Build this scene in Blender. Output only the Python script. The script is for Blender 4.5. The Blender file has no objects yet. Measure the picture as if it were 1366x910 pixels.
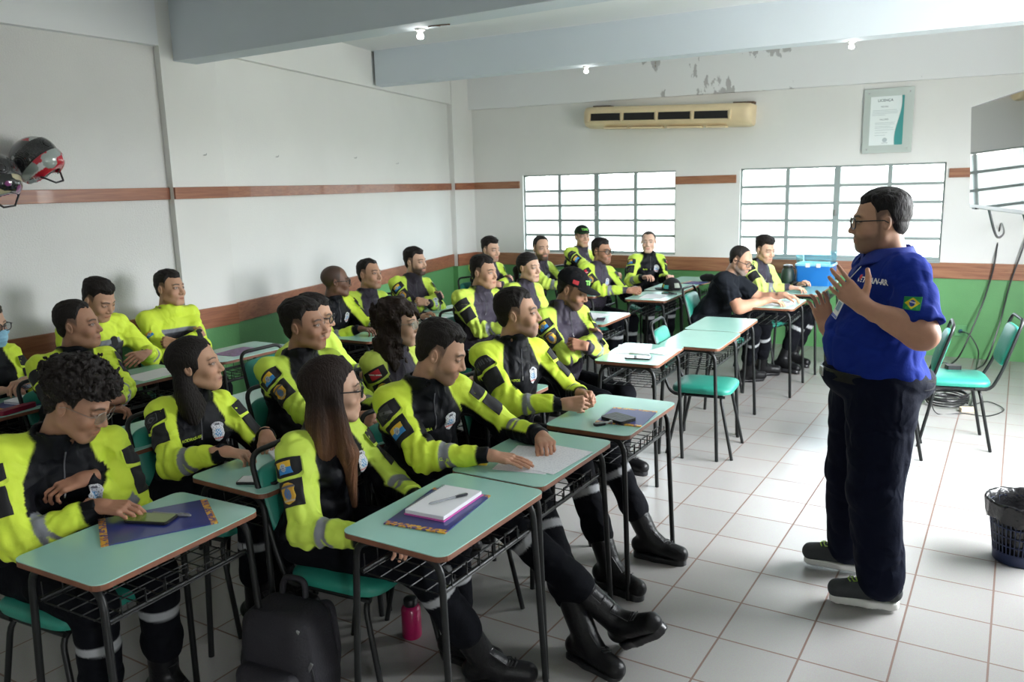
SKY = 33.0; EXPO = 0.48
import bpy, bmesh, math, random
import numpy as np
from mathutils import Vector, Matrix
random.seed(7)
rng = np.random.default_rng(7)
SC = bpy.context.scene
COL = SC.collection
PI = math.pi
V3 = lambda *a: np.array(a, float)

# ------------------------------------------------------------------ materials
MATS = {}
def nodes_of(m):
    m.use_nodes = True
    return m.node_tree.nodes, m.node_tree.links
def mat(name, rgb, rough=.6, metal=0., spec=.5, bump=0., bscale=60., vary=0., vscale=6., coat=0., sheen=0., stretch=None, emit=None, estr=0., subsurf=0., attr=None, trans=0.):
    if name in MATS: return MATS[name]
    m = bpy.data.materials.new(name); N, L = nodes_of(m)
    b = N['Principled BSDF']
    b.inputs['Base Color'].default_value = (*rgb, 1)
    b.inputs['Roughness'].default_value = rough
    b.inputs['Metallic'].default_value = metal
    b.inputs['Specular IOR Level'].default_value = spec
    b.inputs['Coat Weight'].default_value = coat
    b.inputs['Sheen Weight'].default_value = sheen
    b.inputs['Transmission Weight'].default_value = trans
    if emit: b.inputs['Emission Color'].default_value = (*emit, 1); b.inputs['Emission Strength'].default_value = estr
    tc = N.new('ShaderNodeTexCoord'); mp = N.new('ShaderNodeMapping')
    L.new(tc.outputs['Object'], mp.inputs[0])
    if stretch: mp.inputs['Scale'].default_value = stretch
    src = None
    if attr:
        a = N.new('ShaderNodeAttribute'); a.attribute_name = attr; src = a.outputs['Color']
        L.new(src, b.inputs['Base Color'])
    if vary > 0:
        n = N.new('ShaderNodeTexNoise'); n.inputs['Scale'].default_value = vscale; n.inputs['Detail'].default_value = 4
        L.new(mp.outputs[0], n.inputs['Vector'])
        mx = N.new('ShaderNodeMix'); mx.data_type = 'RGBA'; mx.blend_type = 'MULTIPLY'; mx.inputs[0].default_value = 1
        if src: L.new(src, mx.inputs[6])
        else: mx.inputs[6].default_value = (*rgb, 1)
        cr = N.new('ShaderNodeValToRGB'); cr.color_ramp.elements[0].position = .3; cr.color_ramp.elements[1].position = .7
        k = 1 - vary; cr.color_ramp.elements[0].color = (k, k, k, 1); cr.color_ramp.elements[1].color = (1, 1, 1, 1)
        L.new(n.outputs['Fac'], cr.inputs[0]); L.new(cr.outputs[0], mx.inputs[7]); L.new(mx.outputs[2], b.inputs['Base Color'])
    if bump > 0:
        n = N.new('ShaderNodeTexNoise'); n.inputs['Scale'].default_value = bscale; n.inputs['Detail'].default_value = 3
        L.new(mp.outputs[0], n.inputs['Vector'])
        bp = N.new('ShaderNodeBump'); bp.inputs['Strength'].default_value = bump; bp.inputs['Distance'].default_value = .004
        L.new(n.outputs['Fac'], bp.inputs['Height']); L.new(bp.outputs[0], b.inputs['Normal'])
    MATS[name] = m
    return m

M_WALL = mat('painted_plaster', (.78, .78, .76), .75, bump=.35, bscale=90, vary=.05, vscale=1.5)
M_ROUGH = mat('textured_plaster', (.74, .74, .73), .8, bump=.9, bscale=120, vary=.06, vscale=2)
M_CEIL = mat('painted_ceiling', (.80, .82, .84), .8, bump=.1, bscale=50)
M_GREEN = mat('green_wall_paint', (.13, .34, .13), .35, bump=.4, bscale=90, vary=.12, vscale=3)
M_BEAM = mat('blue_white_beam_paint', (.66, .72, .78), .75, bump=.2, bscale=70, vary=.05, vscale=1)
def wood(name, c1, c2, stretch, rough=.38):
    m = bpy.data.materials.new(name); N, L = nodes_of(m); b = N['Principled BSDF']
    tc = N.new('ShaderNodeTexCoord'); mp = N.new('ShaderNodeMapping'); mp.inputs['Scale'].default_value = stretch
    n = N.new('ShaderNodeTexNoise'); n.inputs['Scale'].default_value = 3; n.inputs['Detail'].default_value = 6; n.inputs['Distortion'].default_value = 1.2
    cr = N.new('ShaderNodeValToRGB'); cr.color_ramp.elements[0].color = (*c1, 1); cr.color_ramp.elements[1].color = (*c2, 1)
    cr.color_ramp.elements[0].position = .35; cr.color_ramp.elements[1].position = .68
    L.new(tc.outputs['Object'], mp.inputs[0]); L.new(mp.outputs[0], n.inputs['Vector']); L.new(n.outputs['Fac'], cr.inputs[0]); L.new(cr.outputs[0], b.inputs['Base Color'])
    b.inputs['Roughness'].default_value = rough; b.inputs['Coat Weight'].default_value = .25
    MATS[name] = m; return m
M_WOODY = wood('varnished_wood_rail', (.24, .085, .045), (.36, .14, .07), (14, .8, 14))
M_WOODX = wood('varnished_wood_rail_back', (.25, .10, .055), (.40, .19, .10), (.8, 14, 14))
M_EDGE = mat('desk_wood_edge', (.22, .085, .045), .45, vary=.3, vscale=20)
M_TOP = mat('mint_laminate', (.36, .645, .56), .22, bump=.03, bscale=300, vary=.06, vscale=5)
M_TUBE = mat('black_enamel_tube', (.008, .009, .009), .42, spec=.35)
M_SEAT = mat('green_vinyl', (.02, .23, .17), .42, bump=.25, bscale=240)
M_BLACKP = mat('black_plastic', (.015, .015, .017), .35)
M_PAPER = mat('white_paper', (.82, .83, .86), .8)
M_METAL = mat('brushed_metal', (.55, .55, .56), .3, metal=1)
M_GREYMETAL = mat('window_frame_grey', (.30, .35, .34), .5)
M_GLOSSB = mat('gloss_black', (.01, .01, .012), .08, coat=1)
M_WHITEP = mat('white_plastic', (.75, .75, .72), .4)

def glass(name, tint=(1, 1, 1), gl=.08, rough=.02):
    m = bpy.data.materials.new(name); N, L = nodes_of(m); N.remove(N['Principled BSDF'])
    o = N['Material Output']; t = N.new('ShaderNodeBsdfTransparent'); t.inputs[0].default_value = (*tint, 1)
    g = N.new('ShaderNodeBsdfGlossy'); g.inputs['Roughness'].default_value = rough; g.inputs[0].default_value = (1, 1, 1, 1)
    mx = N.new('ShaderNodeMixShader'); mx.inputs[0].default_value = gl
    L.new(t.outputs[0], mx.inputs[1]); L.new(g.outputs[0], mx.inputs[2]); L.new(mx.outputs[0], o.inputs[0])
    MATS[name] = m; return m
M_GLASS = glass('bright_window_glass', (.46, .49, .50))
M_LENS = glass('spectacle_lens', (.93, .95, .95))

# ------------------------------------------------------------------ mesh helpers
def newobj(name, verts, faces, m=None, parent=None, smooth=False, mats=None, midx=None):
    me = bpy.data.meshes.new(name)
    if isinstance(verts, np.ndarray): 
        verts = np.ascontiguousarray(verts, np.float32)
        me.vertices.add(len(verts)); me.vertices.foreach_set('co', verts.ravel())
        fa = np.asarray(faces, np.int32); k = fa.shape[1]
        me.loops.add(fa.size); me.loops.foreach_set('vertex_index', fa.ravel())
        me.polygons.add(len(fa)); me.polygons.foreach_set('loop_start', np.arange(0, fa.size, k, dtype=np.int32))
        me.polygons.foreach_set('loop_total', np.full(len(fa), k, np.int32))
        me.update(calc_edges=True)
    else:
        me.from_pydata([tuple(map(float, v)) for v in verts], [], faces); me.update()
    for mm in (mats or ([m] if m else [])): me.materials.append(mm)
    if midx is not None: me.polygons.foreach_set('material_index', np.asarray(midx, np.int32))
    if smooth: me.polygons.foreach_set('use_smooth', np.ones(len(me.polygons), bool))
    me.validate()
    o = bpy.data.objects.new(name, me); COL.objects.link(o)
    if parent is not None: o.parent = parent
    return o
class MB:
    def __init__(s): s.v = []; s.f = []; s.mi = []; s.cur = 0
    def add(s, vs, fs):
        n = len(s.v); s.v += [tuple(map(float, v)) for v in vs]; s.f += [tuple(i + n for i in f) for f in fs]; s.mi += [s.cur] * len(fs); return s
    def box(s, lo, hi):
        x0, y0, z0 = lo; x1, y1, z1 = hi
        return s.add([(x0,y0,z0),(x1,y0,z0),(x1,y1,z0),(x0,y1,z0),(x0,y0,z1),(x1,y0,z1),(x1,y1,z1),(x0,y1,z1)],
                     [(0,3,2,1),(4,5,6,7),(0,1,5,4),(1,2,6,5),(2,3,7,6),(3,0,4,7)])
    def prism(s, poly, z0, z1):          # poly: list of (x,y) counter-clockwise
        n = len(poly); vs = [(x, y, z0) for x, y in poly] + [(x, y, z1) for x, y in poly]
        return s.add(vs, [tuple(range(n))[::-1], tuple(range(n, 2*n))] + [(i, (i+1) % n, n+(i+1) % n, n+i) for i in range(n)])
    def tube(s, pts, r, seg=8, closed=False):
        pts = [np.array(p, float) for p in pts]; n = len(pts); rr = r if hasattr(r, '__len__') else [r]*n
        tang = []
        for i in range(n):
            a = pts[(i-1) % n] if (closed or i > 0) else pts[i]; b = pts[(i+1) % n] if (closed or i < n-1) else pts[i]
            t = b - a; tang.append(t / (np.linalg.norm(t) + 1e-12))
        up = np.array([0, 0, 1.]) if abs(tang[0][2]) < .9 else np.array([1., 0, 0])
        u = np.cross(tang[0], up); u /= np.linalg.norm(u); vs = []
        for i in range(n):
            u = u - tang[i] * (u @ tang[i]); u /= (np.linalg.norm(u) + 1e-12); w = np.cross(tang[i], u)
            for k in range(seg):
                a = 2*PI*k/seg; vs.append(pts[i] + rr[i]*(math.cos(a)*u + math.sin(a)*w))
        fs = []
        for i in range(n if closed else n-1):
            j = (i+1) % n
            for k in range(seg): fs.append((i*seg+k, i*seg+(k+1) % seg, j*seg+(k+1) % seg, j*seg+k))
        if not closed: fs += [tuple(range(seg))[::-1], tuple((n-1)*seg+k for k in range(seg))]
        return s.add(vs, fs)
    def lathe(s, prof, seg=24, c=(0, 0, 0), caps=True):
        vs = [(c[0]+r*math.cos(2*PI*k/seg), c[1]+r*math.sin(2*PI*k/seg), c[2]+z) for r, z in prof for k in range(seg)]
        fs = [(i*seg+k, i*seg+(k+1) % seg, (i+1)*seg+(k+1) % seg, (i+1)*seg+k) for i in range(len(prof)-1) for k in range(seg)]
        if caps: fs += [tuple(range(seg))[::-1], tuple((len(prof)-1)*seg+k for k in range(seg))]
        return s.add(vs, fs)
    def build(s, name, m=None, parent=None, smooth=False, mats=None, bevel=0, xf=None):
        vs = s.v
        if xf is not None: vs = [tuple(xf @ Vector(v)) for v in vs]
        o = newobj(name, vs, s.f, m, parent, smooth, mats, s.mi if mats else None)
        if bevel:
            b = o.modifiers.new('bevel', 'BEVEL'); b.width = bevel; b.segments = 3; b.limit_method = 'ANGLE'
        if smooth:
            try:
                o.data.polygons.foreach_set('use_smooth', np.ones(len(o.data.polygons), bool))
                bm = bmesh.new(); bm.from_mesh(o.data)
                for e in bm.edges:
                    if len(e.link_faces) == 2 and e.calc_face_angle(0) > .9: e.smooth = False
                bm.to_mesh(o.data); bm.free()
            except Exception: pass
        return o
def arc(p0, c, p1, n=6):                # quadratic corner
    p0, c, p1 = map(lambda p: np.array(p, float), (p0, c, p1))
    return [(1-t)**2*p0 + 2*t*(1-t)*c + t*t*p1 for t in np.linspace(0, 1, n)]
def rpath(pts, rad):                    # polyline with rounded corners
    pts = [np.array(p, float) for p in pts]; out = [pts[0]]
    for i in range(1, len(pts)-1):
        a, b, c = pts[i-1], pts[i], pts[i+1]
        da = (a-b)/np.linalg.norm(a-b); dc = (c-b)/np.linalg.norm(c-b); r = min(rad, np.linalg.norm(a-b)*.49, np.linalg.norm(c-b)*.49)
        out += arc(b+da*r, b, b+dc*r)
    return out + [pts[-1]]
def rrect(x0, y0, x1, y1, r, n=5):
    out = []
    for cx, cy, a0 in ((x1-r, y0+r, -90), (x1-r, y1-r, 0), (x0+r, y1-r, 90), (x0+r, y0+r, 180)):
        for k in range(n+1):
            a = math.radians(a0+90*k/n); out.append((cx+r*math.cos(a), cy+r*math.sin(a)))
    return out
def tag(o, label=None, cat=None, group=None, kind=None):
    if label: o['label'] = label
    if cat: o['category'] = cat
    if group: o['group'] = group
    if kind: o['kind'] = kind
    return o
def empty(name, loc=(0, 0, 0), rz=0., label=None, cat=None, group=None):
    o = bpy.data.objects.new(name, None); COL.objects.link(o); o.location = loc; o.rotation_euler = (0, 0, rz); o.empty_display_size = .1
    return tag(o, label, cat, group)
def struct(o): o['kind'] = 'structure'; return o
def copy_tree(root, loc, rz, label, group=None, cat=None):
    r = root.copy(); COL.objects.link(r); r.location = loc; r.rotation_euler = (0, 0, rz); r['label'] = label
    if group: r['group'] = group
    for ch in list(root.children):
        c = ch.copy(); COL.objects.link(c); c.parent = r
        for g in ch.children:
            d = g.copy(); COL.objects.link(d); d.parent = c
    return r
_txt = {}
def text_mesh(body, size, font_bold=0.0):
    cu = bpy.data.curves.new('t', 'FONT'); cu.body = body; cu.size = size; cu.align_x = 'CENTER'; cu.align_y = 'CENTER'; cu.offset = font_bold; cu.resolution_u = 3
    o = bpy.data.objects.new('t', cu); COL.objects.link(o)
    dg = bpy.context.evaluated_depsgraph_get(); dg.update()
    me = bpy.data.meshes.new_from_object(o.evaluated_get(dg))
    vs = np.array([v.co[:] for v in me.vertices]).reshape(-1, 3); fs = [tuple(p.vertices) for p in me.polygons]
    bpy.data.objects.remove(o); bpy.data.meshes.remove(me); bpy.data.curves.remove(cu)
    return vs, fs
def text_on(name, body, size, origin, ux, uy, m, parent=None, bold=0.0):
    vs, fs = text_mesh(body, size, bold)
    o, ux, uy = (np.array(a, float) for a in (origin, ux, uy))
    return newobj(name, [tuple(o + ux*v[0] + uy*v[1]) for v in vs], fs, m, parent)

# ------------------------------------------------------------------ room shell
YB = 5.8237; XR = 2.6; YR = -5.0; ZC = 3.18
TX, TY = .3078, .315
def floor_mat():
    m = bpy.data.materials.new('ceramic_floor_tile'); N, L = nodes_of(m); b = N['Principled BSDF']
    tc = N.new('ShaderNodeTexCoord'); mp = N.new('ShaderNodeMapping'); mp.inputs['Scale'].default_value = (1/TX, 1/TY, 1)
    br = N.new('ShaderNodeTexBrick'); br.offset = 0; br.squash = 1; br.inputs['Scale'].default_value = 1; br.inputs['Brick Width'].default_value = 1; br.inputs['Row Height'].default_value = 1
    br.inputs['Mortar Size'].default_value = .0135; br.inputs['Mortar Smooth'].default_value = .1
    br.inputs['Color1'].default_value = (.45, .437, .428, 1); br.inputs['Color2'].default_value = (.41, .40, .392, 1); br.inputs['Mortar'].default_value = (.20, .125, .10, 1)
    L.new(tc.outputs['Object'], mp.inputs[0]); L.new(mp.outputs[0], br.inputs['Vector'])
    n = N.new('ShaderNodeTexNoise'); n.inputs['Scale'].default_value = 260; n.inputs['Detail'].default_value = 2; L.new(tc.outputs['Object'], n.inputs['Vector'])
    mx = N.new('ShaderNodeMix'); mx.data_type = 'RGBA'; mx.blend_type = 'MULTIPLY'; mx.inputs[0].default_value = .35
    L.new(br.outputs['Color'], mx.inputs[6]); L.new(n.outputs['Color'], mx.inputs[7])
    n2 = N.new('ShaderNodeTexNoise'); n2.inputs['Scale'].default_value = 1.3; n2.inputs['Detail'].default_value = 4; L.new(tc.outputs['Object'], n2.inputs['Vector'])
    cr = N.new('ShaderNodeValToRGB'); cr.color_ramp.elements[0].color = (.86, .85, .83, 1); L.new(n2.outputs['Fac'], cr.inputs[0])
    m2 = N.new('ShaderNodeMix'); m2.data_type = 'RGBA'; m2.blend_type = 'MULTIPLY'; m2.inputs[0].default_value = 1
    L.new(mx.outputs[2], m2.inputs[6]); L.new(cr.outputs[0], m2.inputs[7]); L.new(m2.outputs[2], b.inputs['Base Color'])
    mr = N.new('ShaderNodeMapRange'); mr.inputs['To Min'].default_value = .24; mr.inputs['To Max'].default_value = .7; L.new(br.outputs['Fac'], mr.inputs[0]); L.new(mr.outputs[0], b.inputs['Roughness'])
    bp = N.new('ShaderNodeBump'); bp.inputs['Strength'].default_value = .5; bp.inputs['Distance'].default_value = .002; bp.invert = True
    L.new(br.outputs['Fac'], bp.inputs['Height'])
    bp2 = N.new('ShaderNodeBump'); bp2.inputs['Strength'].default_value = .12; bp2.inputs['Distance'].default_value = .002
    L.new(n.outputs['Fac'], bp2.inputs['Height']); L.new(bp.outputs[0], bp2.inputs['Normal']); L.new(bp2.outputs[0], b.inputs['Normal'])
    MATS['ceramic_floor_tile'] = m; return m
fl = MB().box((-5.2, YR, -.05), (XR, YB+.2, 0)).build('floor', floor_mat()); struct(fl)
ce = MB().box((-5.3, YR, ZC), (XR+.2, YB+.2, ZC+.1)).build('ceiling', M_CEIL); struct(ce)

# back wall with two window holes
W1 = (-3.905, -1.87, .955, 1.92); W2 = (-1.13, .872, .955, 1.912)
def wall_with_holes(name, x0, x1, z0, z1, holes, y0, y1, m):
    b = MB(); xs = sorted({x0, x1, *[h[0] for h in holes], *[h[1] for h in holes]})
    for xa, xb in zip(xs[:-1], xs[1:]):
        hh = [h for h in holes if h[0] <= xa + 1e-6 and h[1] >= xb - 1e-6]
        if hh:
            h = hh[0]
            if h[2] > z0: b.box((xa, y0, z0), (xb, y1, h[2]))
            b.box((xa, y0, h[3]), (xb, y1, z1))
        else: b.box((xa, y0, z0), (xb, y1, z1))
    return struct(b.build(name, m))
wall_with_holes('wall_back', -5.2, XR+.2, .785, ZC+.05, [W1, W2], YB, YB+.16, M_WALL)
struct(MB().box((-5.2, YB-.001, 0), (XR+.2, YB+.16, .785)).build('wall_back_dado', M_GREEN))
# beam face over the back wall with peeled paint
def peel_mat():
    m = bpy.data.materials.new('peeling_white_paint'); N, L = nodes_of(m); b = N['Principled BSDF']
    tc = N.new('ShaderNodeTexCoord'); n = N.new('ShaderNodeTexNoise'); n.inputs['Scale'].default_value = 3.4; n.inputs['Detail'].default_value = 8; n.inputs['Roughness'].default_value = .62
    mp = N.new('ShaderNodeMapping'); mp.inputs['Scale'].default_value = (1.6, 1, .8); mp.inputs['Location'].default_value = (.3, 0, .1)
    L.new(tc.outputs['Object'], mp.inputs[0]); L.new(mp.outputs[0], n.inputs['Vector'])
    sx = N.new('ShaderNodeSeparateXYZ'); L.new(tc.outputs['Object'], sx.inputs[0])
    # more peeling in the stretch over the air conditioner
    mr = N.new('ShaderNodeMapRange'); mr.inputs[1].default_value = -2.75; mr.inputs[2].default_value = -2.2; mr.clamp = True; L.new(sx.outputs['X'], mr.inputs[0])
    mr2 = N.new('ShaderNodeMapRange'); mr2.inputs[1].default_value = -.3; mr2.inputs[2].default_value = -.7; mr2.clamp = True; L.new(sx.outputs['X'], mr2.inputs[0])
    mu = N.new('ShaderNodeMath'); mu.operation = 'MULTIPLY'; L.new(mr.outputs[0], mu.inputs[0]); L.new(mr2.outputs[0], mu.inputs[1])
    ml = N.new('ShaderNodeMath'); ml.operation = 'MULTIPLY'; ml.inputs[1].default_value = .16; L.new(mu.outputs[0], ml.inputs[0])
    ad = N.new('ShaderNodeMath'); ad.operation = 'ADD'; L.new(n.outputs['Fac'], ad.inputs[0]); L.new(ml.outputs[0], ad.inputs[1])
    cr = N.new('ShaderNodeValToRGB'); e = cr.color_ramp.elements; e[0].position = .70; e[0].color = (.78, .79, .80, 1); e[1].position = .712; e[1].color = (.47, .47, .48, 1)
    e2 = e.new(.80); e2.color = (.45, .44, .44, 1); e3 = e.new(.83); e3.color = (.20, .13, .10, 1)
    L.new(ad.outputs[0], cr.inputs[0]); L.new(cr.outputs[0], b.inputs['Base Color']); b.inputs['Roughness'].default_value = .8
    bp = N.new('ShaderNodeBump'); bp.inputs['Strength'].default_value = .6; bp.inputs['Distance'].default_value = .01; L.new(cr.outputs[0], bp.inputs['Height']); L.new(bp.outputs[0], b.inputs['Normal'])
    MATS['peel'] = m; return m
def hexa(name, c8, m):
    return struct(newobj(name, c8, [(0,3,2,1),(4,5,6,7),(0,1,5,4),(1,2,6,5),(2,3,7,6),(3,0,4,7)], m))
yb = YB-.07
hexa('beam_3', [(-4.72, yb, 2.775), (XR, yb, 2.66), (XR, YB+.05, 2.66), (-4.72, YB+.05, 2.775), (-4.72, yb, ZC), (XR, yb, ZC), (XR, YB+.05, ZC), (-4.72, YB+.05, ZC)], peel_mat())
# beams across the room
struct(MB().box((-3.78, .68, 2.73), (XR, .88, ZC)).build('beam_1', M_BEAM, bevel=.004))
hexa('beam_2', [(-4.20, 3.43, 2.845), (XR, 3.92, 2.845), (XR, 4.12, 2.845), (-4.30, 3.63, 2.845), (-4.20, 3.43, ZC), (XR, 3.92, ZC), (XR, 4.12, ZC), (-4.30, 3.63, ZC)], M_BEAM)
# left wall: footprint pieces [(x,y)...] inner face polyline
def wall_seg(name, pts, z0, z1, m, th=.25):
    poly = [(x, y) for x, y in pts] + [(pts[-1][0]-th-.5, pts[-1][1]), (pts[0][0]-th-.5, pts[0][1])]
    return struct(MB().prism(poly[::-1] if False else poly, z0, z1).build(name, m))
A = [(-3.77, YR), (-3.77, .57)]; Bp = [(-3.71, .57), (-3.71, 1.04)]
Cc = [(-3.745, 1.04), (-4.765, 5.44)]; Dp = [(-4.69, 5.44), (-4.65, YB)]
for nm, pts, rough in (('a', A, M_ROUGH), ('b', Bp, M_WALL), ('c', Cc, M_WALL), ('d', Dp, M_WALL)):
    s = {'a': 'wall_left', 'b': 'wall_left_pillar', 'c': 'wall_left_far', 'd': 'wall_left_corner_pillar'}[nm]
    zt = 2.825 if nm in 'ac' else ZC
    wall_seg(s, pts, .785, zt, rough); wall_seg(s+'_dado', [(x+.001, y) for x, y in pts], 0, .785, M_GREEN)
wall_seg('wall_left_band', [(-3.71, YR), (-3.71, .57)], 2.825, ZC, M_CEIL)
wall_seg('wall_left_far_band', [(-3.69, 1.04), (-4.70, 5.44)], 2.825, ZC, M_WALL)
# wooden rails (trim)
ti = 1
def rail(pts, z0, z1, th, m):
    global ti
    n = np.array([pts[1][1]-pts[0][1], -(pts[1][0]-pts[0][0])]); n = n/np.linalg.norm(n)
    poly = [pts[0], pts[1], tuple(np.array(pts[1])+n*th), tuple(np.array(pts[0])+n*th)]
    struct(MB().prism(poly[::-1], z0, z1).build('trim_%d' % ti, m, bevel=.003)); ti += 1
for pts in (A, Bp, Cc, Dp):
    rail(pts, .785, .94, .022, M_WOODY); rail(pts, 1.763, 1.848, .022, M_WOODY)
rail([(-4.65, YB), (XR, YB)], .785, .94, .022, M_WOODX)
for a, b in ((-4.65, -3.945), (-1.865, -1.17), (.90, 1.9)): rail([(a, YB), (b, YB)], 1.762, 1.85, .02, M_WOODX)
# right and rear walls (out of the picture, they close the room) with unseen openings placed to let daylight in
def rw():
    b = MB(); z0, z1 = .95, 2.5; x0, x1 = XR, XR+.16
    ys = [YR, -3.75, -3.50, .8, 3.3, YB+.16]  # narrow slot added behind the camera to fill the front rows
    for i in range(5):
        if i in (1, 3):
            if i == 3: b.box((x0, ys[i], 0), (x1, ys[i+1], z0))
            b.box((x0, ys[i], z1 if i == 3 else 2.15), (x1, ys[i+1], ZC))
        else: b.box((x0, ys[i], 0), (x1, ys[i+1], ZC))
    return struct(b.build('wall_right', M_WALL))
rw()
struct(MB().box((-4.6, YR-.16, 0), (XR+.2, YR, ZC)).build('wall_rear', M_WALL))

# windows: steel frame, mullions, four columns of panes in five rows
def window(n, W, tilt=0):
    x0, x1, z0, z1 = W; root = empty('window_%d' % n, ((x0+x1)/2, YB+.05, z0)); root['kind'] = 'structure'
    w = x1-x0; h = z1-z0; hw = w/2; y = 0
    f = MB(); t = .02
    for a, b in (((-hw, -.02, 0), (-hw+t, .03, h)), ((hw-t, -.02, 0), (hw, .03, h)), ((-hw, -.02, h-t), (hw, .03, h)), ((-hw, -.035, -.005), (hw, .03, .035))): f.box(a, b)
    f.box((-.030, -.02, .03), (.030, .03, h-t))
    fo = f.build('window_frame', M_GREYMETAL, root, bevel=.002)
    m = MB()
    for xx in (-hw*.5, hw*.5): m.box((xx-.019, -.016, .03), (xx+.019, .012, h-t))
    m.build('mullion', M_GREYMETAL, root)
    g = MB()
    for i in range(1, 5):
        zz = .035+(h-.055)*i/5
        g.box((-hw+t, -.014, zz-.015), (hw-t, .016, zz+.015))
    g.build('glazing_bar', M_GREYMETAL, root)
    p = MB()
    for c in range(4):
        xa = -hw+t+c*(w-2*t)/4+.008; xb = -hw+t+(c+1)*(w-2*t)/4-.008
        for i in range(5):
            za = .035+(h-.055)*i/5+.006; zb = .035+(h-.055)*(i+1)/5-.006
            p.box((xa, .002, za), (xb, .005, zb))
    p.build('pane', M_GLASS, root)
    lv = MB().box((-.012, -.05, h*.47), (.004, -.02, h*.53)).build('latch', M_METAL, root)
    # plaster reveal of the opening
window(1, W1); window(2, W2)
sill = MB().box((-1.13, YB-.03, .935), (.872, YB+.06, .957)).build('window_sill', M_GREYMETAL); struct(sill)

# ------------------------------------------------------------------ camera
CAMP = (1.51441685, -3.2626548, 1.79270645); FPX = 1089.72; yaw, pit, rol = -5.55758106e-01, -1.87404877e-01, -2.69081277e-02
cy_, sy_, cp_, sp_ = math.cos(yaw), math.sin(yaw), math.cos(pit), math.sin(pit)
F_ = Vector((sy_*cp_, cy_*cp_, sp_)); R0 = Vector((cy_, -sy_, 0)); U0 = R0.cross(F_)
R_ = R0*math.cos(rol)+U0*math.sin(rol); U_ = U0*math.cos(rol)-R0*math.sin(rol)
cd = bpy.data.cameras.new('camera'); cam = bpy.data.objects.new('camera', cd); COL.objects.link(cam)
cd.sensor_width = 36; cd.lens = FPX/1366*36; cd.sensor_fit = 'HORIZONTAL'
cam.matrix_world = Matrix(((R_.x, U_.x, -F_.x, CAMP[0]), (R_.y, U_.y, -F_.y, CAMP[1]), (R_.z, U_.z, -F_.z, CAMP[2]), (0, 0, 0, 1)))
cd.dof.use_dof = True; cd.dof.focus_distance = 3.6; cd.dof.aperture_fstop = 4.5
SC.camera = cam
# ------------------------------------------------------------------ desks
def make_desk(first_label):
    t = empty('school_desk', (0, 0, 0), 0, first_label, 'desk')
    W, L, H = .40, .60, .75
    top = MB(); top.cur = 0; P = rrect(-W/2, -L/2, W/2, L/2, .035)
    top.prism(P, H-.003, H)
    top.cur = 1; top.prism(P, H-.020, H-.003)
    top.build('table_top', parent=t, mats=[M_TOP, M_EDGE])
    for sy in (-1, 1):
        y = sy*(L/2-.035)
        for sx in (-1, 1):     # each leg runs up into the bend under the top
            yo = y+sy*.02
            MB().tube(rpath([(sx*(W/2-.005), yo, 0), (sx*(W/2-.035), y, H-.03), (0, y, H-.03)], .07), .0115, 10).build('leg', M_TUBE, t, smooth=True)
    for sx in (-1, 1): MB().tube([(sx*(W/2-.045), -L/2+.04, .61), (sx*(W/2-.045), L/2-.04, .61)], .008, 8).build('frame_rail', M_TUBE, t, smooth=True)
    bk = MB()                # wire basket under the top
    for k in range(9):
        y = -L/2+.05+k*(L-.1)/8
        bk.tube([(-W/2+.05, y, .665), (-W/2+.05, y, .60), (W/2-.045, y, .60), (W/2-.045, y, .64)], .0022, 6)
    for x in np.linspace(-W/2+.05, W/2-.045, 6): bk.tube([(x, -L/2+.045, .60), (x, L/2-.045, .60)], .0022, 6)
    for k in range(3):
        y = -L/2+.09+k*.15
        bk.tube([(W/2-.04, y, .61), (W/2-.04, y, .66), (W/2-.04, y+.08, .66), (W/2-.04, y+.08, .61)], .003, 6)
    bk.build('wire_basket', M_TUBE, t, smooth=True)
    return t
desk0 = make_desk('x'); used_desk = [False]
def desk(x, y, rz, label):
    if not used_desk[0]:
        used_desk[0] = True; desk0.location = (x, y, 0); desk0.rotation_euler = (0, 0, rz); desk0['label'] = label; desk0['group'] = 'mint topped student desks'; return desk0
    return copy_tree(desk0, (x, y, 0), rz, label, 'mint topped student desks')
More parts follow.
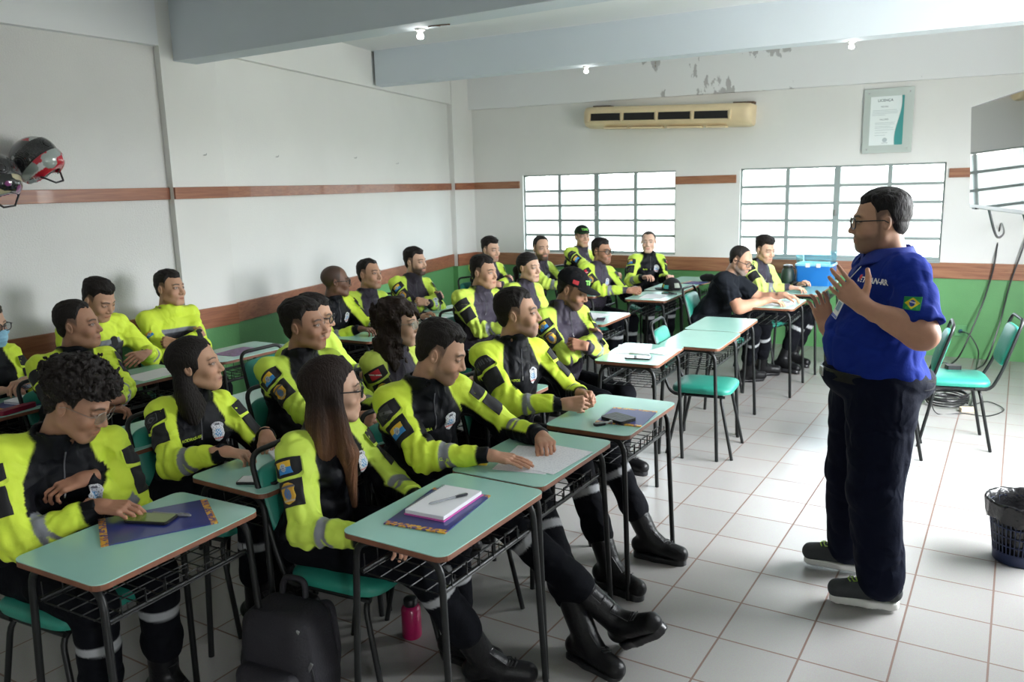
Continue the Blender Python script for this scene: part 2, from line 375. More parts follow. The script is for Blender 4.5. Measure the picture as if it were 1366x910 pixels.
# ------------------------------------------------------------------ chairs (face +x)
def pad(w, d, h, seg=14, crown=.012):   # cushioned slab centred on origin, superellipse outline
    b = MB(); rings = [(-h/2, .90), (-h/2+.006, .98), (0, 1.), (h/2-.010, .985), (h/2-.002, .93), (h/2+crown*.6, .7), (h/2+crown, .35)]
    out = []
    for k in range(48):
        a = 2*PI*k/48; c, s = math.cos(a), math.sin(a); e = .38
        out.append((d/2*math.copysign(abs(c)**e, c), w/2*math.copysign(abs(s)**e, s)))
    vs = [(x*f, y*f, z) for z, f in rings for x, y in out]; n = 48
    fs = [(i*n+k, i*n+(k+1) % n, (i+1)*n+(k+1) % n, (i+1)*n+k) for i in range(len(rings)-1) for k in range(n)]
    fs += [tuple(range(n))[::-1], tuple((len(rings)-1)*n+k for k in range(n))]
    return b.add(vs, fs)
def make_chair():
    t = empty('student_chair', (0, 0, 0), 0, 'x', 'chair')
    pad(.40, .40, .045).build('seat', M_SEAT, t, smooth=True, xf=Matrix.Translation((0, 0, .445)))
    bk = Matrix.Translation((-.290, 0, .690)) @ Matrix.Rotation(math.radians(90-16), 4, 'Y')
    pad(.33, .27, .034).build('backrest', M_SEAT, t, smooth=True, xf=bk)
    r = .0105
    MB().tube(rpath([(-.10, -.185, .415), (-.19, -.185, .415), (-.245, -.175, .53), (-.345, -.160, .87), (-.345, .160, .87), (-.245, .175, .53), (-.19, .185, .415), (-.10, .185, .415)], .06), r, 10).build('back_frame', M_TUBE, t, smooth=True)
    for s in (-1, 1): MB().tube([(-.17, s*.175, .412), (.16, s*.175, .412)], r*.9, 8).build('seat_frame', M_TUBE, t, smooth=True)
    for sx in (-1, 1):
        for s in (-1, 1):
            x0 = sx*.12; x1 = sx*.215
            MB().tube(rpath([(x0, 0, .405), (x0+sx*.01, s*.17, .405), (x1, s*.195, 0)], .06), r, 10).build('leg', M_TUBE, t, smooth=True)
    return t
chair0 = make_chair(); used_ch = [False]
def chair(x, y, rz, label):
    if not used_ch[0]:
        used_ch[0] = True; chair0.location = (x, y, 0); chair0.rotation_euler = (0, 0, rz); chair0['label'] = label; chair0['group'] = 'green padded student chairs'; return chair0
    return copy_tree(chair0, (x, y, 0), rz, label, 'green padded student chairs')
R = math.radians
DESKS = [
 (-.02, -1.22, 0, 'mint desk at the front right carrying the white notebook and capped pen'),
 (-.045, -.605, 0, 'mint desk under the hands of the man reading loose white sheets'),
 (-.02, .075, R(1), 'mint desk carrying a blue folder, car keys and a dark wallet'),
 (-.435, 1.39, R(5), 'pale lit desk with a dark phone, in front of the man in the black cap'),
 (-.255, 2.00, R(3), 'empty mint desk with an unoccupied green chair pulled up to it'),
 (-.305, 2.62, R(3), 'empty mint desk just in front of the bearded man in the black t-shirt'),
 (-.21, 3.82, R(2), 'mint desk under the forearms of the man in the black t-shirt'),
 (-.20, 4.75, R(2), 'back right desk holding the blue storage tub'),
 (-1.31, 1.32, R(3), 'mint desk between the heavy set man and the man with folded hands'),
 (-1.31, 1.93, R(3), 'mint desk directly in front of the heavy set dark haired man'),
 (-1.31, 2.54, R(3), 'mint desk in front of the young woman with a ponytail'),
 (-1.34, 3.90, R(3), 'white lit desk under the clasped hands of the man in dark glasses'),
 (-1.42, 4.55, R(3), 'mint desk with the black cap on it, under the windows'),
 (-1.45, 5.20, R(3), 'mint desk against the back wall with a blue folder and black pouch'),
 (-.88, -1.12, 0, 'mint desk with a phone and blue pen, before the long haired woman facing right'),
 (-.88, -.50, 0, 'mint desk with a notepad under the interlaced hands of the smiling man'),
 (-.74, .12, 0, 'mint desk in front of the curly haired woman in round glasses'),
 (-.765, -1.825, R(3), 'mint desk at the front left with a blue folder and glowing phone'),
 (-1.75, -1.06, 0, 'empty mint desk between the curly haired man and the long haired woman'),
 (-1.75, -.44, 0, 'mint desk with a purple sheet, behind the smiling man'),
 (-1.50, .20, 0, 'mint desk before the person hidden behind the smiling man'),
 (-2.85, -1.30, 0, 'mint desk at the left edge with a red pen case and notebook'),
 (-2.86, -.46, 0, 'mint desk with a white sheet before the man looking down by the wall'),
 (-2.90, .36, 0, 'mint desk with a purple leaflet before the man with crossed arms by the wall'),
 (-2.50, 1.28, 0, 'mint desk under the black cuffs of the bald man in glasses'),
 (-2.50, 1.93, 0, 'mint desk with sheets before the man beside the bald man'),
 (-2.62, 2.56, 0, 'mint desk with a white card before the bearded man with crossed arms'),
 (-2.05, 3.95, 0, 'mint desk before the bearded man sitting in front of the left window'),
]
for d in DESKS: desk(*d)
chair(-.20, 1.96, R(6), 'empty green padded chair pushed under the two unused mint desks')
chair(1.215, 2.86, R(191), 'empty green chair facing the class with a black adapter on its seat')
chair(.86, 2.50, R(186), 'empty green chair half hidden behind the standing man in blue')
# ------------------------------------------------------------------ implicit surfaces
def nrm(v): v = np.asarray(v, float); return v/(np.linalg.norm(v)+1e-12)
def smin(a, b, k):
    h = np.clip(.5+.5*(b-a)/k, 0, 1); return b+(a-b)*h-k*h*(1-h)
def smax(a, b, k): return -smin(-a, -b, k)
def cap(p, a, b, ra, rb=None):
    rb = ra if rb is None else rb
    a = np.asarray(a, np.float32); b = np.asarray(b, np.float32); ba = b-a; d2 = float(ba@ba)+1e-12
    pa = p-a; t = np.clip(pa@ba/d2, 0, 1)
    return np.sqrt(((pa-t[:, None]*ba)**2).sum(1))-(ra+(rb-ra)*t)
def ell(p, c, r, M=None):
    q = p-np.asarray(c, np.float32)
    if M is not None: q = q@np.asarray(M, np.float32).T
    r = np.asarray(r, np.float32); k0 = np.sqrt(((q/r)**2).sum(1)); k1 = np.sqrt(((q/(r*r))**2).sum(1))+1e-9
    return k0*(k0-1)/k1
def hashn(i, j, k):
    h = (i*374761393+j*668265263+k*2147483647) & 0xffffffff
    h = ((h ^ (h >> 13))*1274126177) & 0xffffffff
    return ((h ^ (h >> 16)) & 0xffff).astype(np.float32)/65535.
def noise3(p):
    p = p+1000.; i = np.floor(p).astype(np.int64); f = (p-i).astype(np.float32); f = f*f*(3-2*f); r = 0
    for dx in (0, 1):
        for dy in (0, 1):
            for dz in (0, 1):
                w_ = (f[:, 0] if dx else 1-f[:, 0])*(f[:, 1] if dy else 1-f[:, 1])*(f[:, 2] if dz else 1-f[:, 2])
                r = r+w_*hashn(i[:, 0]+dx, i[:, 1]+dy, i[:, 2]+dz)
    return r*2-1
def surf(fn, lo, hi, step):
    """surface nets over the box lo..hi, evaluated finely only near the surface"""
    lo = np.asarray(lo, float); hi = np.asarray(hi, float); B = 4
    nb = np.maximum(np.ceil((hi-lo)/(step*B)).astype(int), 1); n = nb*B
    ax = [lo[i]+(np.arange(nb[i])+.5)*step*B for i in range(3)]
    G = np.stack(np.meshgrid(*ax, indexing='ij'), -1).reshape(-1, 3).astype(np.float32)
    cv = fn(G); near = np.abs(cv) < step*B*1.35
    vals = np.repeat(np.repeat(np.repeat(cv.reshape(nb), B, 0), B, 1), B, 2).astype(np.float32)
    mask = np.repeat(np.repeat(np.repeat(near.reshape(nb), B, 0), B, 1), B, 2)
    idx = np.argwhere(mask); P = (lo+idx*step).astype(np.float32)
    vals[mask] = fn(P)
    vals[0], vals[-1], vals[:, 0], vals[:, -1], vals[:, :, 0], vals[:, :, -1] = [np.maximum(v, 1e-3) for v in (vals[0], vals[-1], vals[:, 0], vals[:, -1], vals[:, :, 0], vals[:, :, -1])]
    neg = vals < 0
    c = [neg[a:a+n[0]-1 if a == 0 else None, b:b+n[1]-1 if b == 0 else None, d:d+n[2]-1 if d == 0 else None] for a in (0, 1) for b in (0, 1) for d in (0, 1)]
    s = sum(x.astype(np.int8) for x in c); act = (s > 0) & (s < 8)
    ci = np.argwhere(act)
    if len(ci) == 0: return np.zeros((0, 3)), np.zeros((0, 4), int)
    corners = np.array([(a, b, d) for a in (0, 1) for b in (0, 1) for d in (0, 1)])
    cvv = np.stack([vals[ci[:, 0]+a, ci[:, 1]+b, ci[:, 2]+d] for a, b, d in corners], 1)
    edges = [(i, j) for i in range(8) for j in range(i+1, 8) if np.abs(corners[i]-corners[j]).sum() == 1]
    acc = np.zeros((len(ci), 3)); cnt = np.zeros(len(ci))
    for i, j in edges:
        a, b = cvv[:, i], cvv[:, j]; cr = (a < 0) != (b < 0); t = np.where(cr, a/(a-b+1e-20), 0)
        acc += cr[:, None]*(corners[i]+t[:, None]*(corners[j]-corners[i])); cnt += cr
    V = lo+(ci+acc/cnt[:, None])*step
    vid = np.full(act.shape, -1, np.int64); vid[ci[:, 0], ci[:, 1], ci[:, 2]] = np.arange(len(ci))
    Q = []
    for axn in range(3):
        o1, o2 = [(1, 2), (2, 0), (0, 1)][axn]
        sl0 = [slice(1, -1)]*3; sl1 = [slice(1, -1)]*3; sl0[axn] = slice(0, -1); sl1[axn] = slice(1, None)
        A0 = neg[tuple(sl0)]; A1 = neg[tuple(sl1)]
        E_ = np.argwhere(A0 != A1)
        if len(E_) == 0: continue
        off = np.array([1, 1, 1]); off[axn] = 0; E_ = E_+off
        flip = neg[E_[:, 0], E_[:, 1], E_[:, 2]]
        d1 = np.zeros(3, int); d1[o1] = 1; d2 = np.zeros(3, int); d2[o2] = 1
        q = np.stack([vid[tuple((E_-d1-d2).T)], vid[tuple((E_-d2).T)], vid[tuple(E_.T)], vid[tuple((E_-d1).T)]], 1)
        q[~flip] = q[~flip][:, ::-1]; Q.append(q)
    Q = np.concatenate(Q); Q = Q[(Q >= 0).all(1)]
    return V, Q
def bbox(pts, pad_): pts = np.asarray(pts, float); return pts.min(0)-pad_, pts.max(0)+pad_
class Acc:                     # collects surfaces into one mesh
    def __init__(s): s.V = []; s.Q = []; s.C = []; s.n = 0
    def add(s, V, Q, Cc_):
        if len(V) == 0: return
        s.V.append(V); s.Q.append(Q+s.n); s.n += len(V); s.C.append(np.broadcast_to(np.asarray(Cc_, np.float32), (len(V), 3)))
    def build(s, name, m, parent, org, R3=None):
        V = np.concatenate(s.V)-np.asarray(org)
        o = newobj(name, V, np.concatenate(s.Q), m, parent, smooth=True)
        col = np.concatenate(s.C); ca = o.data.color_attributes.new('Col', 'FLOAT_COLOR', 'POINT')
        ca.data.foreach_set('color', np.concatenate([col, np.ones((len(col), 1), np.float32)], 1).astype(np.float32).ravel())
        return o

def fold_bump(m, sc, st):
    # broad creases of cloth: ridged noise
    N, L = m.node_tree.nodes, m.node_tree.links; b = N['Principled BSDF']; old = b.inputs['Normal'].links[0].from_node
    tc = N.new('ShaderNodeTexCoord'); n = N.new('ShaderNodeTexNoise'); n.inputs['Scale'].default_value = sc; n.inputs['Detail'].default_value = 1.2; n.inputs['Distortion'].default_value = .9
    L.new(tc.outputs['Object'], n.inputs['Vector'])
    a = N.new('ShaderNodeMath'); a.operation = 'SUBTRACT'; a.inputs[1].default_value = .5; L.new(n.outputs['Fac'], a.inputs[0])
    a2 = N.new('ShaderNodeMath'); a2.operation = 'ABSOLUTE'; L.new(a.outputs[0], a2.inputs[0])
    a3 = N.new('ShaderNodeMath'); a3.operation = 'POWER'; a3.inputs[1].default_value = 1.15; L.new(a2.outputs[0], a3.inputs[0])
    bp = N.new('ShaderNodeBump'); bp.inputs['Strength'].default_value = st; bp.inputs['Distance'].default_value = .035; bp.invert = True
    L.new(a3.outputs[0], bp.inputs['Height']); L.new(bp.outputs[0], old.inputs['Normal'])
M_SKIN = mat('skin', (.5, .3, .2), .5, spec=.35, bump=.12, bscale=350, attr='Col', vary=.10, vscale=30)
M_JACKET = mat('uniform_cloth', (.5, .5, .5), .55, bump=.30, bscale=55, attr='Col', spec=.15, vary=.06, vscale=14)
fold_bump(M_JACKET, 8, 1.0)
M_CLOTH = mat('dyed_cotton', (.5, .5, .5), .85, bump=.5, bscale=45, attr='Col', spec=.1, vary=.12, vscale=10)
fold_bump(M_CLOTH, 8, .6)
M_LEATHER = mat('boot_leather', (.006, .006, .007), .40, bump=.5, bscale=60, spec=.28)
M_HAIR = mat('dark_hair', (.012, .009, .008), .62, bump=1., bscale=30, stretch=(7, 7, 2), spec=.22, attr='Col')
M_PATCH = mat('woven_patch', (.5, .5, .5), .8, attr='Col', bump=.2, bscale=300)
NEON = (.69, .86, .075); NEONP = (.66, .82, .12); BLK = (.0045, .005, .0075); GREYR = (.23, .24, .27); BLK_LIT = (.045, .038, .055)  # last tone: light falling on black chest cloth, painted into its colour

SKINS = dict(tan=(.50, .285, .185), light=(.60, .37, .26), dark=(.15, .075, .048), brown=(.38, .20, .125), pale=(.68, .44, .33))

# ---- hand ------------------------------------------------------------------
def hand_fn(pose, s=1., side=1):
    """returns (fn(local p) -> sdf, extents). local x: to the fingers, y: thumb side, z: back of hand"""
    P = dict(flat=((.10, .12, .10), (.1, .1, .1), .0, (.55, -.15)), relax=((.35, .45, .3), (.15, .1, .1), 0, (.45, -.35)), rest=((.55, .65, .4), (.1, .1, .1), 0, (.35, -.5)),
             fist=((1.35, 1.5, .9), (0, 0, 0), 0, (.15, -.9)), open=((.12, .28, .22), (0, 0, 0), .16, (1.05, -.15)), claw=((.30, .50, .35), (0, 0, 0), .14, (.95, -.45)),
             clasp=((.85, 1.05, .5), (.0, .0, .0), .03, (.35, -.5)), point=((.2, .2, .1), (0, 0, 0), 0, (.3, -.6)))[pose]
    cur, var, spread, th = P
    kn = [(.088, .030), (.092, .0095), (.087, -.0115), (.078, -.031)]; ln = [(.040, .026, .019), (.045, .029, .020), (.042, .027, .020), (.033, .020, .018)]
    rad = [.0088, .0090, .0086, .0076]; prims = []
    for k in range(4):
        x, y = kn[k]; prims.append(('p', (.0, y*.55, -.002), (x, y, 0), .0155, .0120))
        a = 0; ph = spread*(1.5-k)*.55; pos = np.array([x, y, 0.])
        extra = (k*.06 if pose in ('clasp', 'rest', 'relax', 'open') else 0)
        if pose == 'point' : extra = 0 if k == 0 else 1.0
        for j in range(3):
            a -= cur[j]+extra*(1 if j < 2 else .5)
            d = np.array([math.cos(a)*math.cos(ph), math.cos(a)*math.sin(ph), math.sin(a)]); q = pos+d*ln[k][j]
            r0 = rad[k]*(1-.08*j); prims.append(('f%d' % k, tuple(pos), tuple(q), r0, r0*.92)); pos = q
    b0 = np.array([.018, .020, -.008]); sp, dn = th
    d1 = nrm((math.cos(sp)*1., math.sin(sp), -.25)); b1 = b0+d1*.046
    d2 = nrm((math.cos(sp*.8), math.sin(sp*.8), dn*.6-.1)); b2 = b1+d2*.034; d3 = nrm((math.cos(sp*.6), math.sin(sp*.6), dn-.1)); b3 = b2+d3*.027
    th_ = [(b0, b1, .0165, .0125), (b1, b2, .0118, .0103), (b2, b3, .0103, .0085)]
    def fn(p):
        p = (p/s).astype(np.float32)
        if side < 0: p = p*np.array([1, -1, 1], np.float32)
        d = cap(p, (-.05, 0, -.001), (.01, 0, 0), .0255, .0245)
        palm = None
        for t, a, b, ra, rb in prims:
            if t == 'p': c = cap(p, a, b, ra, rb); palm = c if palm is None else smin(palm, c, .012)
        d = smin(d, palm, .018)
        fing = None
        for k in range(4):
            f = None
            for t, a, b, ra, rb in prims:
                if t == 'f%d' % k: c = cap(p, a, b, ra, rb); f = c if f is None else smin(f, c, .004)
            fing = f if fing is None else np.minimum(fing, f)
        d = smin(d, fing, .006)
        t = None
        for a, b, ra, rb in th_: c = cap(p, a, b, ra, rb); t = c if t is None else smin(t, c, .005)
        d = smin(d, t, .008)
        return d*s
    return fn

# ---- head ------------------------------------------------------------------
def head_fn(h):
    """h: head options. local x right, y forward, z up, metres, origin between the eyes' height at head centre"""
    w = h.get('w', 1.); jaw = h.get('jaw', 1.); fem = h.get('fem', 0); fat = h.get('fat', 0.); nose = h.get('nose', 1.)
    def fn(p):
        ax = p.copy(); ax[:, 0] = np.abs(p[:, 0])
        d = ell(p, (0, -.016, .036), (.0765*w, .098, .084))
        d = smin(d, ell(p, (0, .028, -.030), (.060*w*(1+.10*fat), .066, .078*(1+.04*fat))), .035)
        d = smin(d, cap(ax, (.0, .070, -.099), (.015*jaw, .066, -.097), .0185, .017), .026)
        d = smin(d, cap(ax, (.050*jaw*w*(1+.08*fat), -.002, -.062), (.020*jaw, .062, -.097), .0165, .0155), .028)
        if fat > .3: d = smin(d, ell(p, (0, .026, -.092), (.050*w, .046, .022+.006*fat)), .028)
        d = smin(d, ell(ax, (.042*w, .062, -.034), (.021, .020, .019+.004*fat)), .020)
        d = smin(d, cap(ax, (.008, .087, .021), (.040*w, .074, .023), .0095-.003*fem, .0085-.001*fem), .012)
        d = smax(d, -ell(ax, (.0320, .1015, .000), (.0185, .0165, .0125)), .010)
        d = smin(d, ell(ax, (.0320, .0760, .000), (.0150, .0130, .0115)), .002)
        d = smin(d, cap(ax, (.019, .0870, .0085), (.045, .0755, .0070), .0030), .003)
        d = smin(d, cap(ax, (.020, .0850, -.0100), (.043, .0760, -.0085), .0026), .004)
        n_ = nose
        d = smin(d, cap(p, (0, .084, .010), (0, .087+.019*n_, -.033), .0085, .0112), .012)
        d = smin(d, ell(ax, (.0125*n_, .090+.004*n_, -.039), (.0085, .0125, .0078)), .006)
        d = smin(d, ell(p, (0, .0805, -.0690), (.029, .015, .020)), .014)
        d = smax(d, -cap(p, (0, .0995, -.056), (0, .0990, -.061), .0026), .004)
        up = ell(p, (0, .0890, -.0665), (.0235, .0082, .0052)); lo = ell(p, (0, .0872, -.0765), (.0200, .0086, .0064))
        d = smin(d, np.minimum(up, lo), .003)
        d = smax(d, -cap(ax, (.0, .0978, -.0715), (.021, .0880, -.0710), .0013), .002)
        d = smax(d, -ell(p, (0, .0985, -.0865), (.018, .006, .0045)), .006)
        ye = -.010
        M1 = rotm((1, 0, 0), -.20)
        E1 = ell(ax, (.0800*w, ye, -.006), (.0070, .0165, .0275), M1); E2 = ell(ax, (.0880*w, ye+.003, -.003), (.0075, .0095, .0175), M1)
        rim = smax(E1, -E2, .003); conch = ell(ax, (.0785*w, ye+.006, -.010), (.0045, .006, .008))
        d = smin(d, rim, .005); d = np.minimum(d, ell(ax, (.0805*w, ye+.002, .002), (.003, .0045, .010), M1))
        return d
    return fn
def rotm(axis, a):
    return np.array(Matrix.Rotation(a, 3, Vector(axis)))
def head_color(p, h):
    skin = np.array(SKINS[h.get('skin', 'tan')]); fem = h.get('fem', 0)
    ax = np.abs(p[:, 0]); y, z = p[:, 1], p[:, 2]; c = np.tile(skin, (len(p), 1))
    def blend(mask, col, k=1.): 
        nonlocal c
        m = np.clip(mask, 0, 1)[:, None]*k; c = c*(1-m)+np.array(col)*m
    front = y > .04
    # flush on cheeks, nose and ears
    blend(np.exp(-(((ax-.04)/.02)**2+((z+.035)/.02)**2))*front*.35, skin*np.array([1.12, .8, .75]))
    # beard and moustache
    be = h.get('beard', 0)
    if be:
        bc = np.array(h.get('beardcol', (.03, .022, .018)))
        jawm = np.clip((-.040-.010*np.clip((.08-y)/.05, 0, 1)*0-z+np.interp(y, [0, .03, .08], [.035, .0, -.002]))/.022, 0, 1)*np.clip((y+.004)/.022, 0, 1)*(1-np.exp(-((ax/.024)**2+((z+.070)/.0105)**2)**2)*(y > .08))
        jawm = np.maximum(jawm, np.clip((.011-np.abs(y-.014))/.010, 0, 1)*np.clip((.02-z)/.01, 0, 1)*np.clip((z+.09)/.02, 0, 1)*(ax > .05))
        mo = np.exp(-((ax/.028)**4+((z+.056)/.0065)**4))*(y > .08)
        if h.get('goatee'): jawm = np.exp(-((ax/.024)**4+((z+.098)/.022)**4))*(y > .05); jawm = np.maximum(jawm, np.exp(-(((ax-.028)/.006)**2+((z+.075)/.016)**2))*(y > .06))
        blend(np.maximum(jawm, mo), bc, be)
    elif h.get('mous'): blend(np.exp(-((ax/.028)**4+((z+.056)/.0055)**4))*(y > .08), (.04, .03, .025), h['mous'])
    # short sides fade into the skin
    if h.get('fade', 1) and not fem:
        zz = np.interp(y, [-.12, -.06, -.035, -.012, .010, .024, .030, .045], [-.075, -.068, -.03, .018, .004, -.012, .04, .2])
        blend(np.clip((z-zz)/.02, 0, 1)*(z > -.09)*(y < .045), (.035, .026, .022), .72)
    # brows
    bz = .0205+.0045*np.sin((ax-.010)/.042*PI)-.05*np.clip(ax-.040, 0, 1); blend(np.exp(-(((z-bz)/(.0046-.0012*fem))**4))*np.clip((ax-.009)/.004, 0, 1)*np.clip((.052-ax)/.006, 0, 1)*(y > .045), (.022, .016, .012), .92)
    # lips
    blend(np.exp(-((ax/.0235)**4+((z+.0705)/.0095)**4))*(y > .085), h.get('lip', skin*np.array([.95, .55, .55])), .75)
    blend(np.exp(-((ax/.022)**4+((z+.0713)/.0016)**2))*(y > .085), skin*.12, .9)
    # eyes: whites, iris, lash line
    ex = (ax-.0320)/.0135; ez = (z-.0003)/(.0062 if not h.get('down') else .0026); e = ex**2+ez**2
    blend((e < 1.)*(y > .06)*1., (.50, .47, .45), .85)
    blend((((ax-.0320-.0)/.0058)**2+((z-.0008)/.0058)**2 < 1)*(e < 1.)*(y > .06)*1., (.02, .012, .01))
    blend(np.exp(-((np.sqrt(e)-1.10)/.20)**2)*(z > -.001)*(y > .06), (.02, .012, .01), .9)
    blend(np.exp(-(((ax-.032)/.020)**4+((z-.002)/.014)**4))*(y > .06), skin*.62, .35)
    blend(((ax < .0095)&(ax > .0035)&(z < -.045)&(z > -.052)&(y > .09))*1., skin*.2, .8)
    return c
def hairline(y):   # lowest hair height for a short haircut at this depth
    return np.interp(y, [-.12, -.06, -.035, -.012, .012, .022, .030, .044, .062, .075, .12], [-.070, -.060, -.02, .030, .026, .010, .045, .074, .068, .066, .072])

def make_person(sp):
    """sp: dict with hp (head centre), face (yaw deg, pitch deg, tilt deg), hip (x,y,z), body yaw, hands, legs, clothes"""
    s = sp.get('s', 1.); q = sp.get('q', 1.)         # q: mesh step multiplier
    hp = V3(*sp['hp']); fy, fp, ft = [math.radians(a) for a in sp['face']]
    f = V3(math.cos(fy)*math.cos(fp), math.sin(fy)*math.cos(fp), math.sin(fp)); r = nrm(np.cross(f, (0, 0, 1))); u = np.cross(r, f)
    if ft: r, u = r*math.cos(ft)+u*math.sin(ft), u*math.cos(ft)-r*math.sin(ft)
    HM = np.stack([r, f, u])                           # world -> head local: q = HM @ (p - hp)
    hs = s*sp.get('hs', 1.0)
    by = math.radians(sp['yaw']); bf = V3(math.cos(by), math.sin(by), 0)
    hip = V3(*sp['hip']); neck = hp-u*.098*hs-f*.024*hs-V3(0, 0, .034)*s+bf*sp.get('nf', -.022)
    up = nrm(neck-hip); L_ = np.linalg.norm(neck-hip); ty = by+math.radians(sp.get('tw', 0)); br = nrm(np.cross(V3(math.cos(ty), math.sin(ty), 0), up)); ff = np.cross(up, br)
    TM = np.stack([br, ff, up]); k = L_/.50
    wd = sp.get('wide', 1.); dp = sp.get('deep', 1.); fem = sp.get('fem', 0)
    root = empty('person', (hip[0], hip[1], 0), 0, sp['label'], 'person')
    org = V3(hip[0], hip[1], 0)
    H = sp.get('head', {}); H.setdefault('fem', fem)
    skin = np.array(SKINS[H.get('skin', 'tan')])
    sw = (.157 if not fem else .136)*s*wd**.6
    sh = {sd: neck-up*.064*s+br*sd*sw+ff*.0 for sd in (-1, 1)}
    # arms
    arms = {}
    for sd in (-1, 1):
        a = sp['R' if sd > 0 else 'L']
        wr = V3(*a['w']); S = sh[sd]; l1, l2 = .285*s*sp.get('armk', 1.), .255*s*sp.get('armk', 1.)
        dvec = wr-S; D = np.linalg.norm(dvec); Dm = min(D, (l1+l2)*.995)
        wr = S+dvec/D*Dm; D = Dm; x = (l1*l1-l2*l2+D*D)/(2*D); hgt = math.sqrt(max(l1*l1-x*x, 1e-6))
        hint = V3(*a.get('e', (0, 0, -1))); hint = hint+br*sd*.25
        dn = dvec/np.linalg.norm(dvec); pv = nrm(hint-dn*(hint@dn)); el = S+dn*x+pv*hgt
        if el[2] < a.get('ez', -9): pass
        fo = nrm(wr-el)
        hd = nrm(a['d']) if 'd' in a else fo          # direction of the fingers
        bk_ = np.array(a.get('b', (0, 0, 1)), float); bk_ = nrm(bk_-hd*(bk_@hd))
        ys = np.cross(bk_, hd)                        # local y for a right hand's thumb side? chosen by side
        arms[sd] = dict(S=S, E=el, W=wr, fo=fo, HMt=np.stack([hd, ys, bk_]), pose=a.get('p', 'rest'), a=a)
    top_kind = sp.get('top', 'jacket')
    bare = top_kind in ('polo', 'tee')
    A_ = Acc()
    # --- skin: head and neck
    hf = head_fn(H)
    def headw(p):
        ql = ((p-hp.astype(np.float32))@HM.T.astype(np.float32))/hs
        d = hf(ql)*hs
        nr = (.056 if not fem else .048)*s*(1+.10*H.get('fat', 0))
        return smin(d, cap(p, hp-u*.055*hs-f*.022*hs, neck-up*.03, nr*.95, nr*1.08), .022*s)
    lo, hi = bbox([hp-V3(.115, .115, .14)*hs, hp+V3(.115, .115, .125)*hs, neck-V3(.06, .06, .05), neck+V3(.06, .06, 0)], .012)
    V, Q = surf(headw, lo, hi, .0030*q)
    A_.add(V, Q, head_color(((V-hp)@HM.T)/hs, H))
    # --- skin: torso core and arms under the clothes, bare forearms
    def core(p):
        d = cap(p, hip+up*.05, neck-up*.12, .09*s, .085*s)
        d = smin(d, cap(p, neck-up*.10, neck-up*.02, .06*s, .045*s), .03)
        for sd in (-1, 1):
            m = arms[sd]; d = smin(d, cap(p, m['S'], m['E'], .040*s, .034*s), .03)
            d = smin(d, cap(p, m['E'], m['W'], .033*s, .020*s), .015)
        return d
    if not bare:
        lo, hi = bbox([hip, neck]+[arms[a][b] for a in arms for b in 'SEW'], .12)
        V, Q = surf(core, lo, hi, .018); A_.add(V, Q, skin)
    for sd in (-1, 1):
        m = arms[sd]; hfn = hand_fn(m['pose'], .90*s*sp.get('hand', 1.), 1 if sd > 0 else -1)
        # for a left hand (sd<0) with back up, the thumb side is +y = cross(back, dir)... mirrored for the right
        W = m['W']; HMt = m['HMt'].astype(np.float32)
        def hw(p, W=W, HMt=HMt, m=m, hfn=hfn):
            d = hfn((p-W.astype(np.float32))@HMt.T)
            if bare:
                fa = cap(p, m['E'], W, .044*s*wd**.7, .027*s); fa = smin(fa, cap(p, m['E']+m['fo']*.03, m['E']+m['fo']*.12, .047*s*wd**.6, .040*s), .03)
                fa = smin(fa, cap(p, m['S'], m['E'], .058*s*wd**.6, .045*s*wd**.5), .035); d = smin(d, fa, .014)
            return d
        tips = [W+m['HMt'].T@np.array(t) for t in ((.20, .05, 0), (.20, -.05, 0), (.05, .1, -.05), (.05, -.1, -.12), (.1, 0, .03), (.1, 0, -.1))]
        if bare: pts = tips+[m['S'], m['E'], W]; st = .0038*q
        else: pts = tips+[W-m['fo']*.04]; st = .0027*q
        lo, hi = bbox(pts, .012 if not bare else .06)
        V, Q = surf(hw, lo, hi, st)
        c = np.tile(skin*np.array([1., .93, .93]), (len(V), 1)); l = (V-W)@m['HMt'].T
        c = c*np.where(l[:, 2:3] < -.006, np.array([1.12, 1.08, 1.08]), 1.)
        A_.add(V, Q, c)
    A_.build('body', M_SKIN, root, org)

    # --- top garment
    bel = sp.get('belly', 0.)
    def torso(p):
        qq = ((p-hip.astype(np.float32))@TM.T.astype(np.float32)); qq[:, 2] /= k; qq = qq/s
        d = ell(qq, (0, .0, .335), (.178*wd*(.9 if fem else 1), .118*dp, .150))
        d = smin(d, ell(qq, (0, .012+.02*bel, .13), (.160*wd*(.9 if fem else 1)*(1+.15*bel), .120*dp*(1+.35*bel), .185)), .06)
        d = smin(d, ell(qq, (0, -.01, .01), (.172*wd*(1+.1*bel), .130*dp*(1+.2*bel), .12)), .05)
        if fem: d = smin(d, ell(np.abs(qq)*np.array([1, 0, 0], np.float32)+qq*np.array([0, 1, 1], np.float32), (.065, .085, .32), (.06, .055, .06)), .04)
        return d*s*.95
    slen = sp.get('sleeve', 1.)      # 1: full sleeve
    def sleeve(p, sd):
        m = arms[sd]; S, E_, W = m['S'], m['E'], m['W']; loose = 1.0 if not bare else 1.06
        a = cap(p, S, E_, (.061 if not bare else .068)*s*wd**.5*loose, (.055 if not bare else .071)*s*wd**.4)
        if bare:
            d_ = nrm(E_-S); cutl = (p-(S+d_*sp.get('slv', .215)*s).astype(np.float32))@d_.astype(np.float32)
            return smax(a, cutl, .006)
        fo = m['fo']; b = cap(p, E_, W, .057*s, .038*s); a = smin(a, b, .03)
        c2 = cap(p, W-fo*.055, W-fo*.005, .0345*s, .033*s)
        cutb = (p-(W-fo*.045).astype(np.float32))@fo.astype(np.float32); far = ((p-W.astype(np.float32))**2).sum(1) < .015
        a = np.where(far, smax(a, cutb, .008), a)
